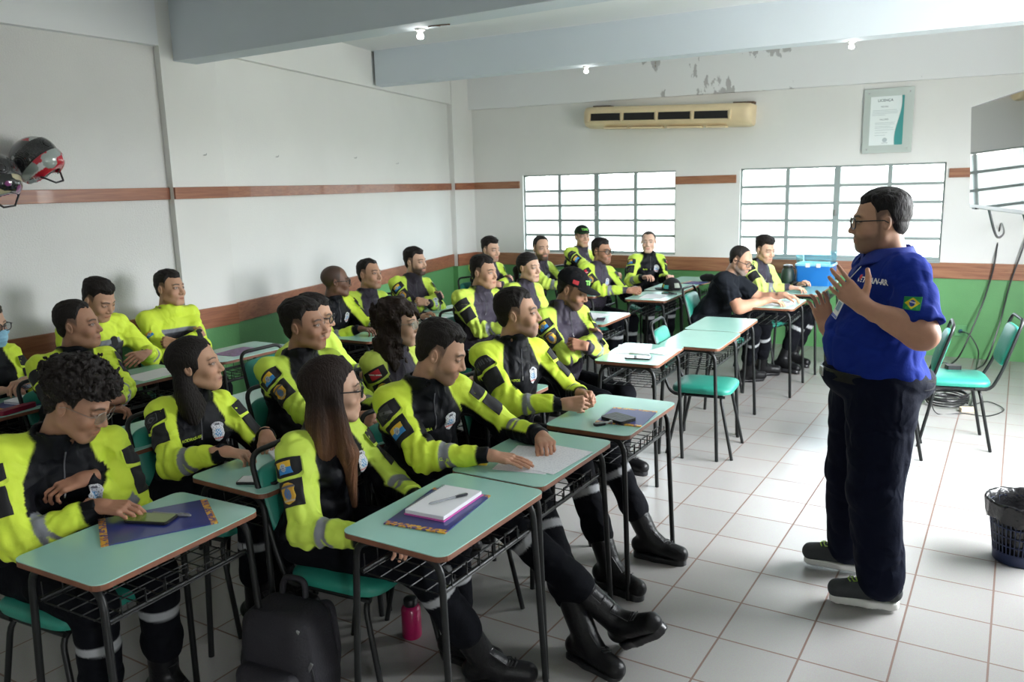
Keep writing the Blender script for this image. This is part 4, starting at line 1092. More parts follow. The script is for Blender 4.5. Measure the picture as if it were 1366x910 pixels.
# nearest rows ---------------------------------------------------------------
P_('young man with a mop of curly hair and clear glasses bent over a glowing phone', (-1.10,-1.79,1.245), (30,-27,0), tw=-18, yaw=5, hip=(-1.36,-1.84), hair='curly', seed=3,
   R=dict(w=(-.98,-1.83,.80), e=(-.2,-.5,-1), d=(1,.55,-.1), b=(-.1,-.3,1), p='relax'), L=dict(w=(-1.10,-1.80,.865), e=(.1,.5,-1), d=(-.3,-1,-.05), b=(.5,-.1,1), p='rest'),
   head=dict(skin='brown', beard=.45, goatee=1, down=1, fat=.2), glasses='metal', armR=dict(BG), armL=dict(BG), q=.95, wide=1.16)
P_('woman in a blue face mask and dark glasses at the left edge', (-3.2,-1.04,1.25), (15,-6,0), yaw=0, fem=1, s=.97, hair='short', haircol=(.03,.018,.012), mask=1, glasses='black',
   R=rest(-3.02,-1.12,.80,d=(.4,1,0)), L=rest(-3.0,-.98,.83,d=(.4,-1,0)), head=dict(skin='light'), q=1.15, armL=dict(BG), armR=dict(BG))
P_('man with a faded crew cut and receding temples, in profile behind the curly hair', (-2.50,-.95,1.28), (36,2,0), tw=-14, yaw=8, hair='short', hl=.014, vol=.008, wide=1.05,
   R=rest(-2.13,-1.10,.80,d=(.4,1,0)), L=dict(w=(-2.10,-1.05,.84), e=(.1,.6,-1), d=(-.3,-1,0), p='rest'), head=dict(skin='brown', fat=.4), armR=dict(BG), armL=dict(BG))
P_('man in an all yellow jacket chuckling with his head bowed by the left wall', (-3.2,-.40,1.30), (12,-24,0), yaw=-8, hip=(-3.34,-.38), style='B', seed=9, vol=.016, neoncuff=1,
   R=rest(-2.98,-.55,.83,d=(.8,.7,-.2)), L=dict(w=(-2.93,-.30,.87), e=(0,.5,-1), d=(.2,-1,-.3), b=(.8,0,.6), p='relax'), head=dict(skin='tan', down=1, fat=.3), armR=dict(style='B'))
P_('smiling man in an all yellow jacket with arms crossed against the left wall', (-3.36,.21,1.29), (10,4,4), yaw=-8, hip=(-3.46,.22), style='B', neoncuff=1, vol=.012,
   **crossed(-3.42,.20,.87,-8), head=dict(skin='tan', fat=.3), armR=dict(style='B'))
P_('young woman with long straight black hair over her shoulders, looking right', (-1.40,-1.10,1.205), (34,6,0), tw=-24, yaw=8, fem=1, s=.97, hair='long', hlen=.33, lean=.10,
   R=dict(w=(-1.06,-1.26,.805), e=(-.3,-.5,-1), d=(.9,.5,-.2), p='rest'), L=dict(w=(-1.10,-1.02,.80), e=(-.2,.4,-1), d=(.8,-.6,-.2), p='rest'),
   head=dict(skin='tan', lip=(.30,.10,.09)), armR=dict(style='A', t='dia'), armL=dict(BG), name='C. RODRIGUES', q=1.)
P_('smirking man with a thin moustache in a dark jacket, fingers laced on the desk', (-1.33,-.54,1.29), (20,4,0), tw=-16, yaw=5, hip=(-1.42,-.55), vol=.018, seed=6, wide=1.08, chest=(.012,.012,.015),
   R=dict(w=(-.93,-.66,.80), e=(-.3,-.2,-1), d=(1,.35,0), b=(.2,-.9,.5), p='clasp'), L=dict(w=(-.92,-.50,.805), e=(-.2,.4,-1), d=(1,-.35,0), b=(.2,.9,.5), p='clasp'),
   head=dict(skin='brown', mous=.6), neon=(.55,.72,.09), armR=dict(style='A', t='flag', b='badge'), armL=dict(BG), badge=False)
P_('person with dark hair and a dark backed jacket mostly hidden behind the smirking man', (-1.75,-.06,1.235), (32,-6,0), yaw=0, hip=(-2.18,.06), seed=11, vol=.012,
   R=rest(-1.50,.02,.79), L=rest(-1.50,.22,.79), head=dict(skin='tan'), glasses='black', neon=(.55,.72,.09), armR=dict(BG))
P_('shaven headed dark skinned man in thin glasses with forearms on his desk', (-2.88,1.30,1.235), (46,0,0), tw=-10, yaw=5, hip=(-3.0,1.30), hair='none',
   R=dict(w=(-2.52,1.14,.80), e=(-.2,-.3,-1), d=(1,.2,0), p='rest'), L=dict(w=(-2.50,1.38,.80), e=(-.2,.3,-1), d=(1,-.2,0), p='rest'), head=dict(skin='dark'), glasses='black', armL=dict(style='A', t='red'), armR=dict(BG), q=1.25)
P_('man with a short fringe and light smile beside the shaven headed man', (-2.85,1.65,1.25), (0,8,6), tw=-10, yaw=-5, hl=.012, head=dict(skin='tan', beard=.25), neon=(.55,.72,.09), chest=BLK_LIT, badge=False,
   R=rest(-2.5,1.60), L=rest(-2.5,1.86), armR=dict(BG), q=1.3)
P_('man with a trimmed black beard sitting arms crossed by the left wall', (-2.98,2.40,1.28), (2,0,0), tw=-6, yaw=-14, **crossed(-3.0,2.40,.87,-14), vol=.014, head=dict(skin='light', beard=.92, goatee=0), neon=(.55,.72,.09), chest=(.03,.025,.035),
   armR=dict(style='A', t='flag', b='badge'), armL=dict(BG), name='R. SILVA', q=1.25)
P_('woman with long dark curls and round glasses in the middle rows', (-1.12,-.10,1.245), (18,0,0), tw=-12, yaw=5, fem=1, s=.97, hair='long', hlen=.27, wavy=1, haircol=(.018,.010,.007), glasses='metal', lean=.1,
   R=rest(-.86,-.10,.80), L=rest(-.86,.14,.80), head=dict(skin='light', lip=(.32,.10,.09)), neon=(.58,.70,.12), chest=BLK_LIT, armR=dict(style='A', t='red', b='badge'), armL=dict(BG), badge=False)
P_('woman with waist long brown hair and dark glasses seated behind the white notebook', (-.55,-1.17,1.205), (46,-2,0), tw=-6, yaw=6, fem=1, s=.99, wide=1.06, hair='long', hlen=.40, front=(1,), hip=(-.64,-1.20), haircol=(.016,.009,.007), hairtip=(.22,.10,.05), glasses='black', q=.9,
   R=dict(w=(-.24,-1.36,.66), e=(-.5,-.25,-1), d=(.9,.4,-.1), p='rest'), L=dict(w=(-.26,-1.06,.68), e=(-.1,.5,-1), d=(.8,-.5,-.1), p='rest'),
   head=dict(skin='light', lip=(.42,.14,.13)), neon=(.58,.75,.10), armR=dict(style='A', t='flag', b='badge', out=(.12,-1,.1)), armL=dict(BG),
   legs=dict(R=dict(k=(-.16,-1.22,.52), a=(-.02,-1.04,.11), t=(.9,.45,0)), L=dict(k=(-.16,-1.02,.52), a=(-.20,-.96,.11))))
P_('bearded young man looking down at loose sheets with his hand flat on them', (-.42,-.69,1.265), (24,-20,0), tw=-20, yaw=-4, hip=(-.60,-.66), seed=5, wide=1.07, q=.9, vol=.014,
   R=dict(w=(-.125,-.80,.795), e=(-.2,-.5,-1), d=(1,.25,-.12), b=(0,-.1,1), p='flat'), L=dict(w=(-.06,-.52,.80), e=(.1,.7,-1), d=(.75,-.75,-.1), b=(0,0,1), p='clasp'),
   head=dict(skin='tan', beard=.5, down=1, fat=.25), armR=dict(style='A', t='grey', b='flag', out=(.1,-1,.15)), armL=dict(BG), name='J.G. ROSEIRA',
   legs=dict(R=dict(k=(-.12,-.74,.52), a=(.30,-.60,.13), t=(.75,-.28,.6)), L=dict(k=(-.10,-.52,.52), a=(.22,-.70,.09), t=(.9,-.25,-.0))))
P_('man with short dark hair and stubble, hands folded on his desk', (-.52,.07,1.305), (22,4,0), tw=-16, yaw=-6, hip=(-.62,.05), seed=4, q=.95, hl=.004, wide=1.05,
   R=dict(w=(-.20,-.06,.805), e=(-.2,-.5,-1), d=(1,.45,0), b=(.2,-.9,.5), p='clasp'), L=dict(w=(-.19,.10,.815), e=(.1,.6,-1), d=(1,-.45,0), b=(.2,.9,.5), p='clasp'),
   head=dict(beard=.45, skin='tan'), armR=dict(style='A', dome='arc', out=(.1,-1,.2)), armL=dict(BG), name='W. SANTOS',
   legs=dict(R=dict(k=(-.14,-.06,.52), a=(.06,-.14,.11), t=(.95,-.2,0)), L=dict(k=(-.12,.20,.53), a=(.10,.22,.11), t=(1,.05,0))))
P_('man in a black cap with green lettering looking down with arms crossed', (-.83,1.25,1.27), (4,-22,0), tw=-14, yaw=-10, hair='short', cap=((.012,.012,.014),(.012,.012,.014)), **crossed(-.92,1.24,.87,-14), hip=(-.95,1.26),
   head=dict(skin='brown', beard=.7, down=1), neon=(.50,.66,.09), chest=BLK_LIT, badge=False, collar=.075, armR=dict(style='A', t='flag', b='badge', out=(.15,-1,.1)), armL=dict(BG), q=1.05)
P_('heavy set man with thick dark hair and round cheeks behind the middle desks', (-1.86,1.80,1.285), (-2,0,0), tw=-14, yaw=-4, wide=1.13, belly=.4, vol=.014, head=dict(skin='tan', fat=.9), R=rest(-1.56,1.70,.80), L=rest(-1.5,1.95,.80), neon=(.58,.74,.11), chest=BLK_LIT, badge=False,
   armR=dict(style='A', out=(.2,-1,.1)), armL=dict(BG), q=1.2)
P_('young woman with a black ponytail and a small earring', (-1.80,2.36,1.27), (-10,-1,0), tw=-14, yaw=-6, fem=1, s=.97, hair='tail', head=dict(skin='light', lip=(.32,.12,.11)), R=rest(-1.52,2.28,.80), L=rest(-1.52,2.52,.80), neon=(.52,.66,.10), chest=BLK_LIT, badge=False, name='LIMA', armR=dict(BG), q=1.2)
P_('man with brushed up dark hair at the far left corner, arms folded', (-3.06,3.74,1.28), (-14,-4,0), yaw=-18, vol=.018, head=dict(skin='light', beard=.4), **crossed(-3.1,3.74,.87,-18), neon=(.55,.72,.09), chest=BLK_LIT, badge=False, armL=dict(BG), q=1.5)
P_('man with receding hair and a full dark beard before the left window', (-2.62,4.01,1.28), (-36,0,0), yaw=-10, vol=.005, hl=.018, head=dict(skin='light', beard=.9, jaw=.95), R=dict(w=(-2.22,3.86,.80), e=(-.2,-.4,-1), d=(1,.2,0), p='rest'), L=rest(-2.2,4.1,.80), chest=BLK_LIT, armL=dict(style='A', t='red'), q=1.5, neon=(.58,.74,.11))
P_('tall man in a green and black cap with his back to the left window', (-2.70,5.10,1.325), (-42,4,0), yaw=-20, hair='short', cap=((.02,.05,.02),(.015,.02,.015)), noflag=1, head=dict(skin='light'), R=rest(-2.32,4.86,.80), L=rest(-2.3,5.08,.80), chest=BLK_LIT, armR=dict(style='A', dome='arc', b='flag'), armL=dict(BG), q=1.5, neon=(.58,.74,.11))
P_('man in dark rimmed glasses with clasped hands on the white lit desk', (-1.90,3.92,1.27), (-14,0,0), tw=-14, yaw=-12, vol=.012, R=dict(w=(-1.57,3.80,.80), e=(-.3,-.5,-1), d=(1,.3,0), b=(.2,-.9,.5), p='clasp'), L=dict(w=(-1.56,3.92,.80), e=(-.2,.5,-1), d=(1,-.4,0), b=(.2,.9,.5), p='clasp'),
   head=dict(skin='brown', beard=.45), glasses='black', chest=BLK_LIT, armR=dict(style='A', t='red', b='badge'), armL=dict(BG), q=1.3, neon=(.52,.70,.08))
P_('man with a close shaved head seated upright between the two windows', (-1.95,5.22,1.265), (-72,3,0), yaw=-45, hair='buzz', haircol=(.05,.04,.035), R=rest(-1.85,4.86,.80), L=rest(-1.62,4.98,.80), hip=(-2.02,5.26), head=dict(skin='pale', jaw=.95), armR=dict(style='A', t='flag'), armL=dict(style='A', t='red'), name='ALVES', q=1.5, neon=(.58,.78,.10))
P_('grey bearded man in glasses and a plain black t-shirt leaning on his desk', (-.50,3.74,1.235), (-14,-20,0), yaw=0, hip=(-.80,3.72), top='tee', topcol=(.010,.012,.016), collar=0, belly=.6, wide=1.08, hair='buzz', haircol=(.02,.017,.015), hl=.012, glasses='black', waist=.0,
   R=dict(w=(-.22,3.62,.80), e=(-.3,-.5,-1), d=(1,.15,-.1), p='relax'), L=dict(w=(-.16,3.90,.81), e=(0,.4,-1), d=(1,-.1,-.1), p='relax'), head=dict(skin='tan', beard=.8, beardcol=(.16,.15,.14), fat=.3, down=1), q=1.05,
   legs=dict(R=dict(k=(-.36,3.66,.52), a=(-.46,3.90,.11), t=(.6,.5,0)), L=dict(k=(-.34,3.95,.52), a=(-.42,4.20,.11), t=(.8,.4,0))))
P_('young man with swept dark hair at the back right desk near the tub', (-.55,4.72,1.245), (-34,-12,0), tw=-10, yaw=-14, vol=.022, R=dict(w=(-.25,4.50,.80), e=(-.3,-.5,-1), d=(1,.1,0), p='relax'), L=rest(-.22,4.72,.80), head=dict(skin='light', beard=.2), chest=BLK_LIT, badge=False, neon=(.62,.76,.20), armR=dict(BG), collar=.07, q=1.3,
   legs=dict(R=dict(k=(-.15,4.60,.52), a=(-.30,4.50,.11)), L=dict(k=(-.12,4.84,.52), a=(-.28,4.80,.11))))
# the instructor -------------------------------------------------------------
P_('heavily built standing man in a royal blue polo shirt and glasses, explaining with both hands', (1.03,.39,1.735), (197,-2,0), yaw=207, hip=(1.045,.37,.975), s=1.05, armk=.88, slv=.222, seatd=1.32, hdn=.122, top='polo', topcol=(.010,.028,.235), collar=0, belly=.70, wide=1.24, deep=1.24, hair='short', vol=.008, haircol=(.010,.008,.008), glasses='black', waist=.05, hem=.085,
   head=dict(skin='tan', beard=.5, fat=1.0), L=dict(w=(1.03,.06,1.31), e=(.6,-.2,-1), d=(-.74,.02,.66), b=(.05,-1,.0), p='open'), R=dict(w=(.82,.52,1.135), e=(.4,.5,-1), d=(-.30,.05,.92), b=(.05,1,-.05), p='claw'),
   trouser=(.004,.006,.016), boot=False, legw=1.52, stripe=False, legs=dict(L=dict(k=(1.09,.22,.52), a=(1.13,.23,.13), t=(-.97,-.20,0)), R=dict(k=(.96,.47,.50), a=(.96,.52,.13), t=(-.93,-.1,0))),
   shoemat=mat('grey_knit_shoe', (.035,.04,.042), .8, bump=.5, bscale=200), lacemat=mat('lime_lace', (.35,.55,.08), .6), q=.95, hand=1.10, badge=False)
SEL = globals().get('ONLY')
for i_, sp in enumerate(PEOPLE):
    if SEL and i_ not in SEL: continue
    d = make_person(sp); dress(d, sp); sp['d'] = d
    if sp['hip'][2] < .7:
        yw = math.radians(sp['yaw']); hx, hy = sp['hip'][:2]
        what = sp['label'].split(',')[0]
        chair(hx+math.cos(yw)*.185, hy+math.sin(yw)*.185, yw, 'green padded chair under the '+' '.join(what.split()[:10]))
# details of the instructor
if not SEL or 25 in SEL:
    d = PEOPLE[25]['d']; hip, up, br, ff, org, neck = d['hip'], d['up'], d['br'], d['ff'], d['org'], d['neck']
    root = d['root']; s = d['s']
    pt = lambda a, fwd, uu: hip+br*a+ff*fwd+up*uu*d['k']
    d['decal']('sleeve_flag', d['arms'][-1]['S']+V3(.045, -.02, -.085), V3(1, .1, 0), V3(.02, 0, 1), .062, .044, lambda X, Y: rgbmap(X, Y, [(np.abs(X)*1.12+np.abs(Y)*1.18 < 1, (.75, .60, .02)), (((X*1.4)**2+Y**2) < .24, (.01, .04, .25)), ((((X*1.4)**2+Y**2) < .24) & (np.abs(Y-.12+X*.25) < .09), (.8, .8, .8))], (.01, .25, .06)), n=34, dirn=V3(.05, 1, .05), dist=.14, eps=.0025)
    d['text']('chest_lettering', 'DETRAN-RR', .030, pt(-.140, .2, .395), -br, up, (.8, .8, .82), -ff, .0012)
    d['decal']('chest_logo', pt(-.072, .2, .40), br, up, .030, .030, lambda X, Y: rgbmap(X, Y, [((Y > X*.6) & (X*X+Y*Y < 1), (.6, .04, .05)), ((Y < X*.6-.3) & (X*X+Y*Y < 1), (.8, .8, .8))], (.010, .028, .235)), n=16, dirn=-ff)
    d['decal']('yellow_patch', pt(.13, .2, .40), br, up, .042, .042, lambda X, Y: rgbmap(X, Y, [((np.abs(X) < .5) & (np.abs(Y) < .5), (.55, .28, .02))], (.80, .55, .02)), n=12, dirn=-ff)
    d['decal']('placket', pt(0, .2, .44), br, up, .030, .13, col_const((.012, .032, .25)), n=12, dirn=-ff, eps=.003)
    # open collar: two folded wings
    for sd in (-1, 1):
        vs = []; n = 12; nc = neck-up*.020+ff*.012
        for i in range(n+1):
            a = math.radians(180*i/n*.93+6); dr = -ff*math.cos(a)+br*sd*math.sin(a)
            rr = .080+.004*math.sin(a); drop = .012+.052*(i/n)**2; flare = .030+.022*(i/n)
            t0 = nc+dr*rr+up*(.062-.035*(i/n)**1.5); t1 = t0+up*.006+dr*.006; t2 = t0+dr*flare-up*(.035+drop*.55)
            vs += [t0-org, t1-org, t2-org]
        fs = [(i*3+j, (i+1)*3+j, (i+1)*3+j+1, i*3+j+1) for i in range(n) for j in range(2)]
        o = newobj('collar', [tuple(map(float, v)) for v in vs], fs, mat('polo_collar_cloth', (.010, .028, .235), .85, bump=.3, bscale=200), root, smooth=True)
        so = o.modifiers.new('thick', 'SOLIDIFY'); so.thickness = .004; ss = o.modifiers.new('sub', 'SUBSURF'); ss.levels = 1; ss.render_levels = 1
    # belt and buckle
    bl = MB(); ring = []
    for i in range(40):
        a = 2*PI*i/40; ring.append(hip+up*.000+br*math.cos(a)*.207*s+ff*(math.sin(a)*.208*s-.008)-org)
    for i in range(40):
        p = ring[i]; q_ = p*V3(1, 1, 0); n_ = nrm((p-(hip-org))*V3(1, 1, 0)); bl.v += [tuple(p-up*.020), tuple(p+up*.020), tuple(p+n_*.005+up*.020), tuple(p+n_*.005-up*.020)]
    bl.f = [(i*4+j, ((i+1) % 40)*4+j, ((i+1) % 40)*4+(j+1) % 4, i*4+(j+1) % 4) for i in range(40) for j in range(4)]; bl.mi = [0]*len(bl.f)
    be = bl.build('belt', M_LEATHER, root, smooth=True)
    MB().box((-.022, -.004, -.020), (.022, .004, .020)).build('buckle', M_METAL, be, bevel=.003, xf=Matrix.Translation(Vector(ring[10]+ff*.008)) @ Matrix.Rotation(math.atan2(br[1], br[0]), 4, 'Z'))
    # lanyard card
    cc = V3(.905, .27, 1.265)
    idc = empty('identity_card', tuple(cc), 0, 'white identity card hanging on a lanyard before the blue polo shirt', 'card')
    rx = Matrix.Rotation(math.radians(22), 4, 'Y') @ Matrix.Rotation(math.radians(-60), 4, 'Z')
    MB().box((-.027, -.001, -.043), (.027, .001, .043)).build('card', M_WHITEP, idc, xf=rx)
    MB().box((-.018, -.0016, -.012), (.018, -.0011, .026)).build('photo', mat('card_photo', (.12, .25, .33), .4), idc, xf=rx)
    MB().box((-.026, -.0016, -.041), (.026, -.0011, -.030)).build('blue_band', mat('card_blue', (.03, .06, .35), .4), idc, xf=rx)
    MB().tube([tuple(np.array((rx@Vector((0, 0, .043)))[:])), (.02, .01, .10), (.075, .03, .17)], .002, 6).build('lanyard', M_WHITEP, idc)
# ------------------------------------------------------------------ things on the desks and walls
DZ = .7505
M_NAVY = mat('navy_folder', (.018, .03, .20), .35, coat=.4)
def fold_edge():
    m = bpy.data.materials.new('patterned_folder_band'); N, L = nodes_of(m); b = N['Principled BSDF']
    tc = N.new('ShaderNodeTexCoord'); c = N.new('ShaderNodeTexVoronoi'); c.inputs['Scale'].default_value = 110; L.new(tc.outputs['Object'], c.inputs['Vector'])
    cr = N.new('ShaderNodeValToRGB'); cr.color_ramp.interpolation = 'CONSTANT'; e = cr.color_ramp.elements; e[0].color = (.75, .42, .04, 1); e[1].position = .62; e[1].color = (.10, .06, .22, 1); e2 = e.new(.4); e2.color = (.55, .22, .05, 1)
    L.new(c.outputs['Color'], cr.inputs[0]); L.new(cr.outputs[0], b.inputs['Base Color']); b.inputs['Roughness'].default_value = .4; return m
M_BAND = fold_edge()
def flat(name, x, y, rz, w, d, t, m, label, cat, z=DZ, group=None, r=.004):
    o = MB().prism(rrect(-w/2, -d/2, w/2, d/2, r, 3), 0, t).build(name, m); o.location = (x, y, z); o.rotation_euler = (0, 0, R(rz)); tag(o, label, cat, group); return o
def folder(x, y, rz, label, z=DZ, w=.23, d=.32):
    t = empty('folder', (x, y, z), R(rz), label, 'folder', 'navy folders with a patterned border')
    MB().box((-w/2, -d/2+.022, 0), (w/2, d/2-.022, .0035)).build('cover', M_NAVY, t)
    for s_ in (-1, 1): MB().box((-w/2, min(s_*d/2, s_*(d/2-.022)), 0), (w/2, max(s_*d/2, s_*(d/2-.022)), .0036)).build('border_band', M_BAND, t)
    return t
def phone(x, y, rz, label, z=DZ, m=None, lit=False):
    t = empty('phone', (x, y, z), R(rz), label, 'phone', 'phones lying on the desks')
    MB().prism(rrect(-.037, -.077, .037, .077, .010), 0, .009).build('phone_case', m or M_BLACKP, t, bevel=.002)
    MB().prism(rrect(-.033, -.072, .033, .072, .007), .009, .0098).build('screen', mat('painted_sheen_screen', (.05, .07, .02), .1, emit=(.30, .42, .06), estr=.10) if lit else M_GLOSSB, t)  # greenish reflection on a dark screen, put in as weak emission
    return t
def pen(x, y, rz, label, z=DZ, col=(.4, .42, .45), cc=(.02, .02, .03)):
    t = empty('pen', (x, y, z), R(rz), label, 'pen', 'pens lying on desks and notebooks')
    MB().tube([(-.07, 0, .005), (-.062, 0, .005), (.035, 0, .005)], [.0012, .0038, .0040], 8).build('barrel', mat('pen_barrel_%d' % int(col[2]*100), col, .2, coat=.5), t, smooth=True)
    MB().tube([(.030, 0, .005), (.072, 0, .005), (.076, 0, .005)], [.0050, .0048, .003], 8).build('pen_cap', mat('pen_cap_%d' % int(cc[2]*100), cc, .3), t, smooth=True)
    MB().box((.038, -.001, .009), (.070, .001, .0115)).build('clip', M_METAL, t)
    return t
def sheet_mat():
    m = bpy.data.materials.new('printed_sheet'); N, L = nodes_of(m); b = N['Principled BSDF']
    tc = N.new('ShaderNodeTexCoord'); w_ = N.new('ShaderNodeTexWave'); w_.bands_direction = 'Y'; w_.inputs['Scale'].default_value = 28; n = N.new('ShaderNodeTexNoise'); n.inputs['Scale'].default_value = 160
    L.new(tc.outputs['Object'], w_.inputs['Vector']); L.new(tc.outputs['Object'], n.inputs['Vector'])
    mu = N.new('ShaderNodeMath'); mu.operation = 'MULTIPLY'; L.new(w_.outputs['Fac'], mu.inputs[0]); L.new(n.outputs['Fac'], mu.inputs[1])
    cr = N.new('ShaderNodeValToRGB'); cr.color_ramp.elements[0].position = .40; cr.color_ramp.elements[0].color = (.80, .81, .84, 1); cr.color_ramp.elements[1].position = .62; cr.color_ramp.elements[1].color = (.50, .52, .58, 1)
    L.new(mu.outputs[0], cr.inputs[0]); L.new(cr.outputs[0], b.inputs['Base Color']); b.inputs['Roughness'].default_value = .8; return m
M_SHEET = sheet_mat()
# front right desk: folder, notebook, pen
folder(-.045, -1.235, 8, 'navy folder with a patterned border under the white spiral notebook', w=.22, d=.33)
t = empty('notebook', (-.05, -1.20, DZ+.004), R(4), 'open white spiral notebook with pink pages below, on the navy folder', 'notebook')
MB().box((-.075, -.125, 0), (.078, .125, .004)).build('pink_page', mat('pink_sheets', (.65, .12, .45), .7), t)
MB().box((-.073, -.122, .004), (.075, .122, .017)).build('page_block', M_PAPER, t, bevel=.002)
for i in range(18):
    y_ = -.110+i*.013; a_ = [(-.073+.008*math.cos(k_*2*PI/8), y_+.0008*k_, .010+.010*math.sin(k_*2*PI/8)) for k_ in range(8)]
    MB().tube(a_, .0009, 5).build('spiral_coil', M_METAL, t, smooth=True)
pen(-.035, -1.20, 64, 'clear pen with a black cap lying on the white notebook', z=DZ+.022)
# desk of the reading man
flat('paper_sheet', -.03, -.66, 12, .21, .297, .001, M_SHEET, 'loose printed sheet right under the flat hand', 'paper', group='loose sheets of the reading man')
flat('paper_sheet', .035, -.62, -3, .21, .297, .001, M_SHEET, 'loose printed sheet sticking out beyond the reading man\'s fingers', 'paper', z=DZ+.0014, group='loose sheets of the reading man')
flat('eraser', -.17, -.80, 20, .05, .022, .010, mat('yellow_eraser', (.75, .55, .05), .6), 'small yellow eraser by the sleeve of the reading man', 'eraser')
# desk of the man with folded hands
folder(.065, .04, 6, 'navy folder beyond the folded hands', w=.21, d=.26)
o = flat('wallet', .055, -.03, 70, .10, .13, .014, M_LEATHER, 'dark brown wallet lying on the navy folder', 'wallet', z=DZ+.0045, r=.012)
t = empty('key_bunch', (.01, -.13, DZ), R(55), 'car key and small torch joined by a ring, before the folded hands', 'keys')
MB().prism(rrect(-.028, -.014, .028, .014, .010), 0, .012).build('key_fob', M_BLACKP, t, bevel=.003)
MB().tube([(.03, 0, .008), (.05, .0, .008), (.052, 0, .008), (.085, .0, .008), (.086, 0, .008), (.10, 0, .008)], [.004, .004, .008, .008, .0105, .0105], 12).build('torch', M_METAL, t, smooth=True)
MB().tube([(.032+.010*math.cos(a), .010*math.sin(a), .006) for a in np.linspace(0, 2*PI, 16)[:-1]], .0012, 5, closed=True).build('ring', M_METAL, t, smooth=True)
# desk of the man in the cap
flat('paper_sheet', -.52, 1.48, 20, .21, .297, .001, M_SHEET, 'white printed sheet on the pale lit desk beside the dark phone', 'paper')
phone(-.385, 1.235, -78, 'dark phone at the corner of the pale lit desk')
pen(-.42, 1.33, -5, 'thin pen beside the dark phone on the pale lit desk', col=(.75, .75, .76), cc=(.70, .70, .72))
flat('paper_sheet', -.33, 1.50, -12, .15, .21, .001, M_PAPER, 'half size white sheet by the edge of the pale lit desk', 'paper', z=DZ+.0012)
# long haired woman's desk
phone(-.795, -1.33, -62, 'black phone on the mint desk of the long haired woman')
pen(-.85, -1.22, 60, 'bright blue pen beside the black phone', col=(.05, .30, .75), cc=(.04, .28, .80))
t = empty('notepad', (-.93, -1.00, DZ), R(-28), 'spiral notepad with a blank white page on the long haired woman\'s desk', 'notepad')
MB().box((-.085, -.12, 0), (.085, .12, .010)).build('page_block', M_PAPER, t, bevel=.0015)
MB().box((-.088, -.123, -.0), (-.080, .123, .014)).build('binding', M_BLACKP, t)
flat('paper_sheet', -.86, -.52, 4, .21, .297, .004, M_PAPER, 'thick white notepad under the laced fingers of the smirking man', 'paper')
# curly haired man's desk
folder(-.80, -1.75, -30, 'navy folder with a patterned border under the glowing phone', w=.24, d=.34)
phone(-.825, -1.755, -68, 'large dark phone with a lit greenish screen on the navy folder', z=DZ+.004, lit=True)
pen(-.80, -1.70, 18, 'slim pen lying above the glowing phone', z=DZ+.0045, col=(.35, .35, .36), cc=(.30, .30, .31))
# left edge desk
t = flat('pencil_case', -2.70, -1.20, 12, .05, .20, .022, mat('crimson_case', (.25, .01, .04), .4), 'crimson pencil case at the left edge of the picture', 'pencil case', r=.02)
folder(-2.83, -1.08, 10, 'navy folder near the masked woman under white sheets')
t = empty('notebook', (-2.84, -1.04, DZ+.004), R(14), 'closed white notebook near the masked woman', 'notebook')
MB().box((-.08, -.11, 0), (.08, .11, .018)).build('page_block', M_PAPER, t, bevel=.002); MB().box((-.081, -.111, .008), (.081, .111, .0095)).build('divider', M_BLACKP, t)
flat('paper_sheet', -2.80, -.36, 3, .21, .297, .001, M_PAPER, 'white sheet before the chuckling man by the left wall', 'paper')
M_PURP = mat('purple_leaflet_print', (.20, .07, .28), .4, vary=.8, vscale=30)
flat('leaflet', -2.88, .34, 5, .20, .28, .001, M_PURP, 'purple and yellow leaflet on the desk behind the empty chair back', 'leaflet')
flat('leaflet', -1.70, -.34, -20, .16, .22, .001, M_PURP, 'purple leaflet on the mint desk left of the smirking man', 'leaflet')
flat('paper_sheet', -2.50, 1.92, 8, .21, .297, .001, M_SHEET, 'white sheet before the man with the short fringe', 'paper')
pen(-2.44, 1.80, 30, 'dark pen on the white sheet near the left wall', z=DZ+.001, col=(.03, .03, .04), cc=(.015, .015, .02))
flat('paper_card', -2.60, 2.60, 6, .16, .24, .012, M_PAPER, 'thick white card block before the black bearded man', 'card')
# desks behind
flat('paper_sheet', -1.33, 3.84, 8, .21, .297, .001, M_PAPER, 'white sheet beside the clasped hands of the man in dark rimmed glasses', 'paper')
phone(-1.26, 4.05, 60, 'small phone at the edge of the white lit desk', m=mat('grey_case', (.2, .2, .22), .4))
phone(-1.20, 2.42, 20, 'phone on the mint desk before the woman with a ponytail', m=mat('grey_case', (.2, .2, .22), .4))
flat('paper_sheet', -1.36, 2.58, -6, .21, .297, .001, M_SHEET, 'white sheet before the woman with a ponytail', 'paper')
folder(-1.30, 4.95, 80, 'navy folder on the desk against the back wall', w=.20, d=.26)
flat('paper_sheet', -.20, 3.80, 10, .21, .297, .001, M_SHEET, 'printed sheet under the hands of the man in the black t-shirt', 'paper')
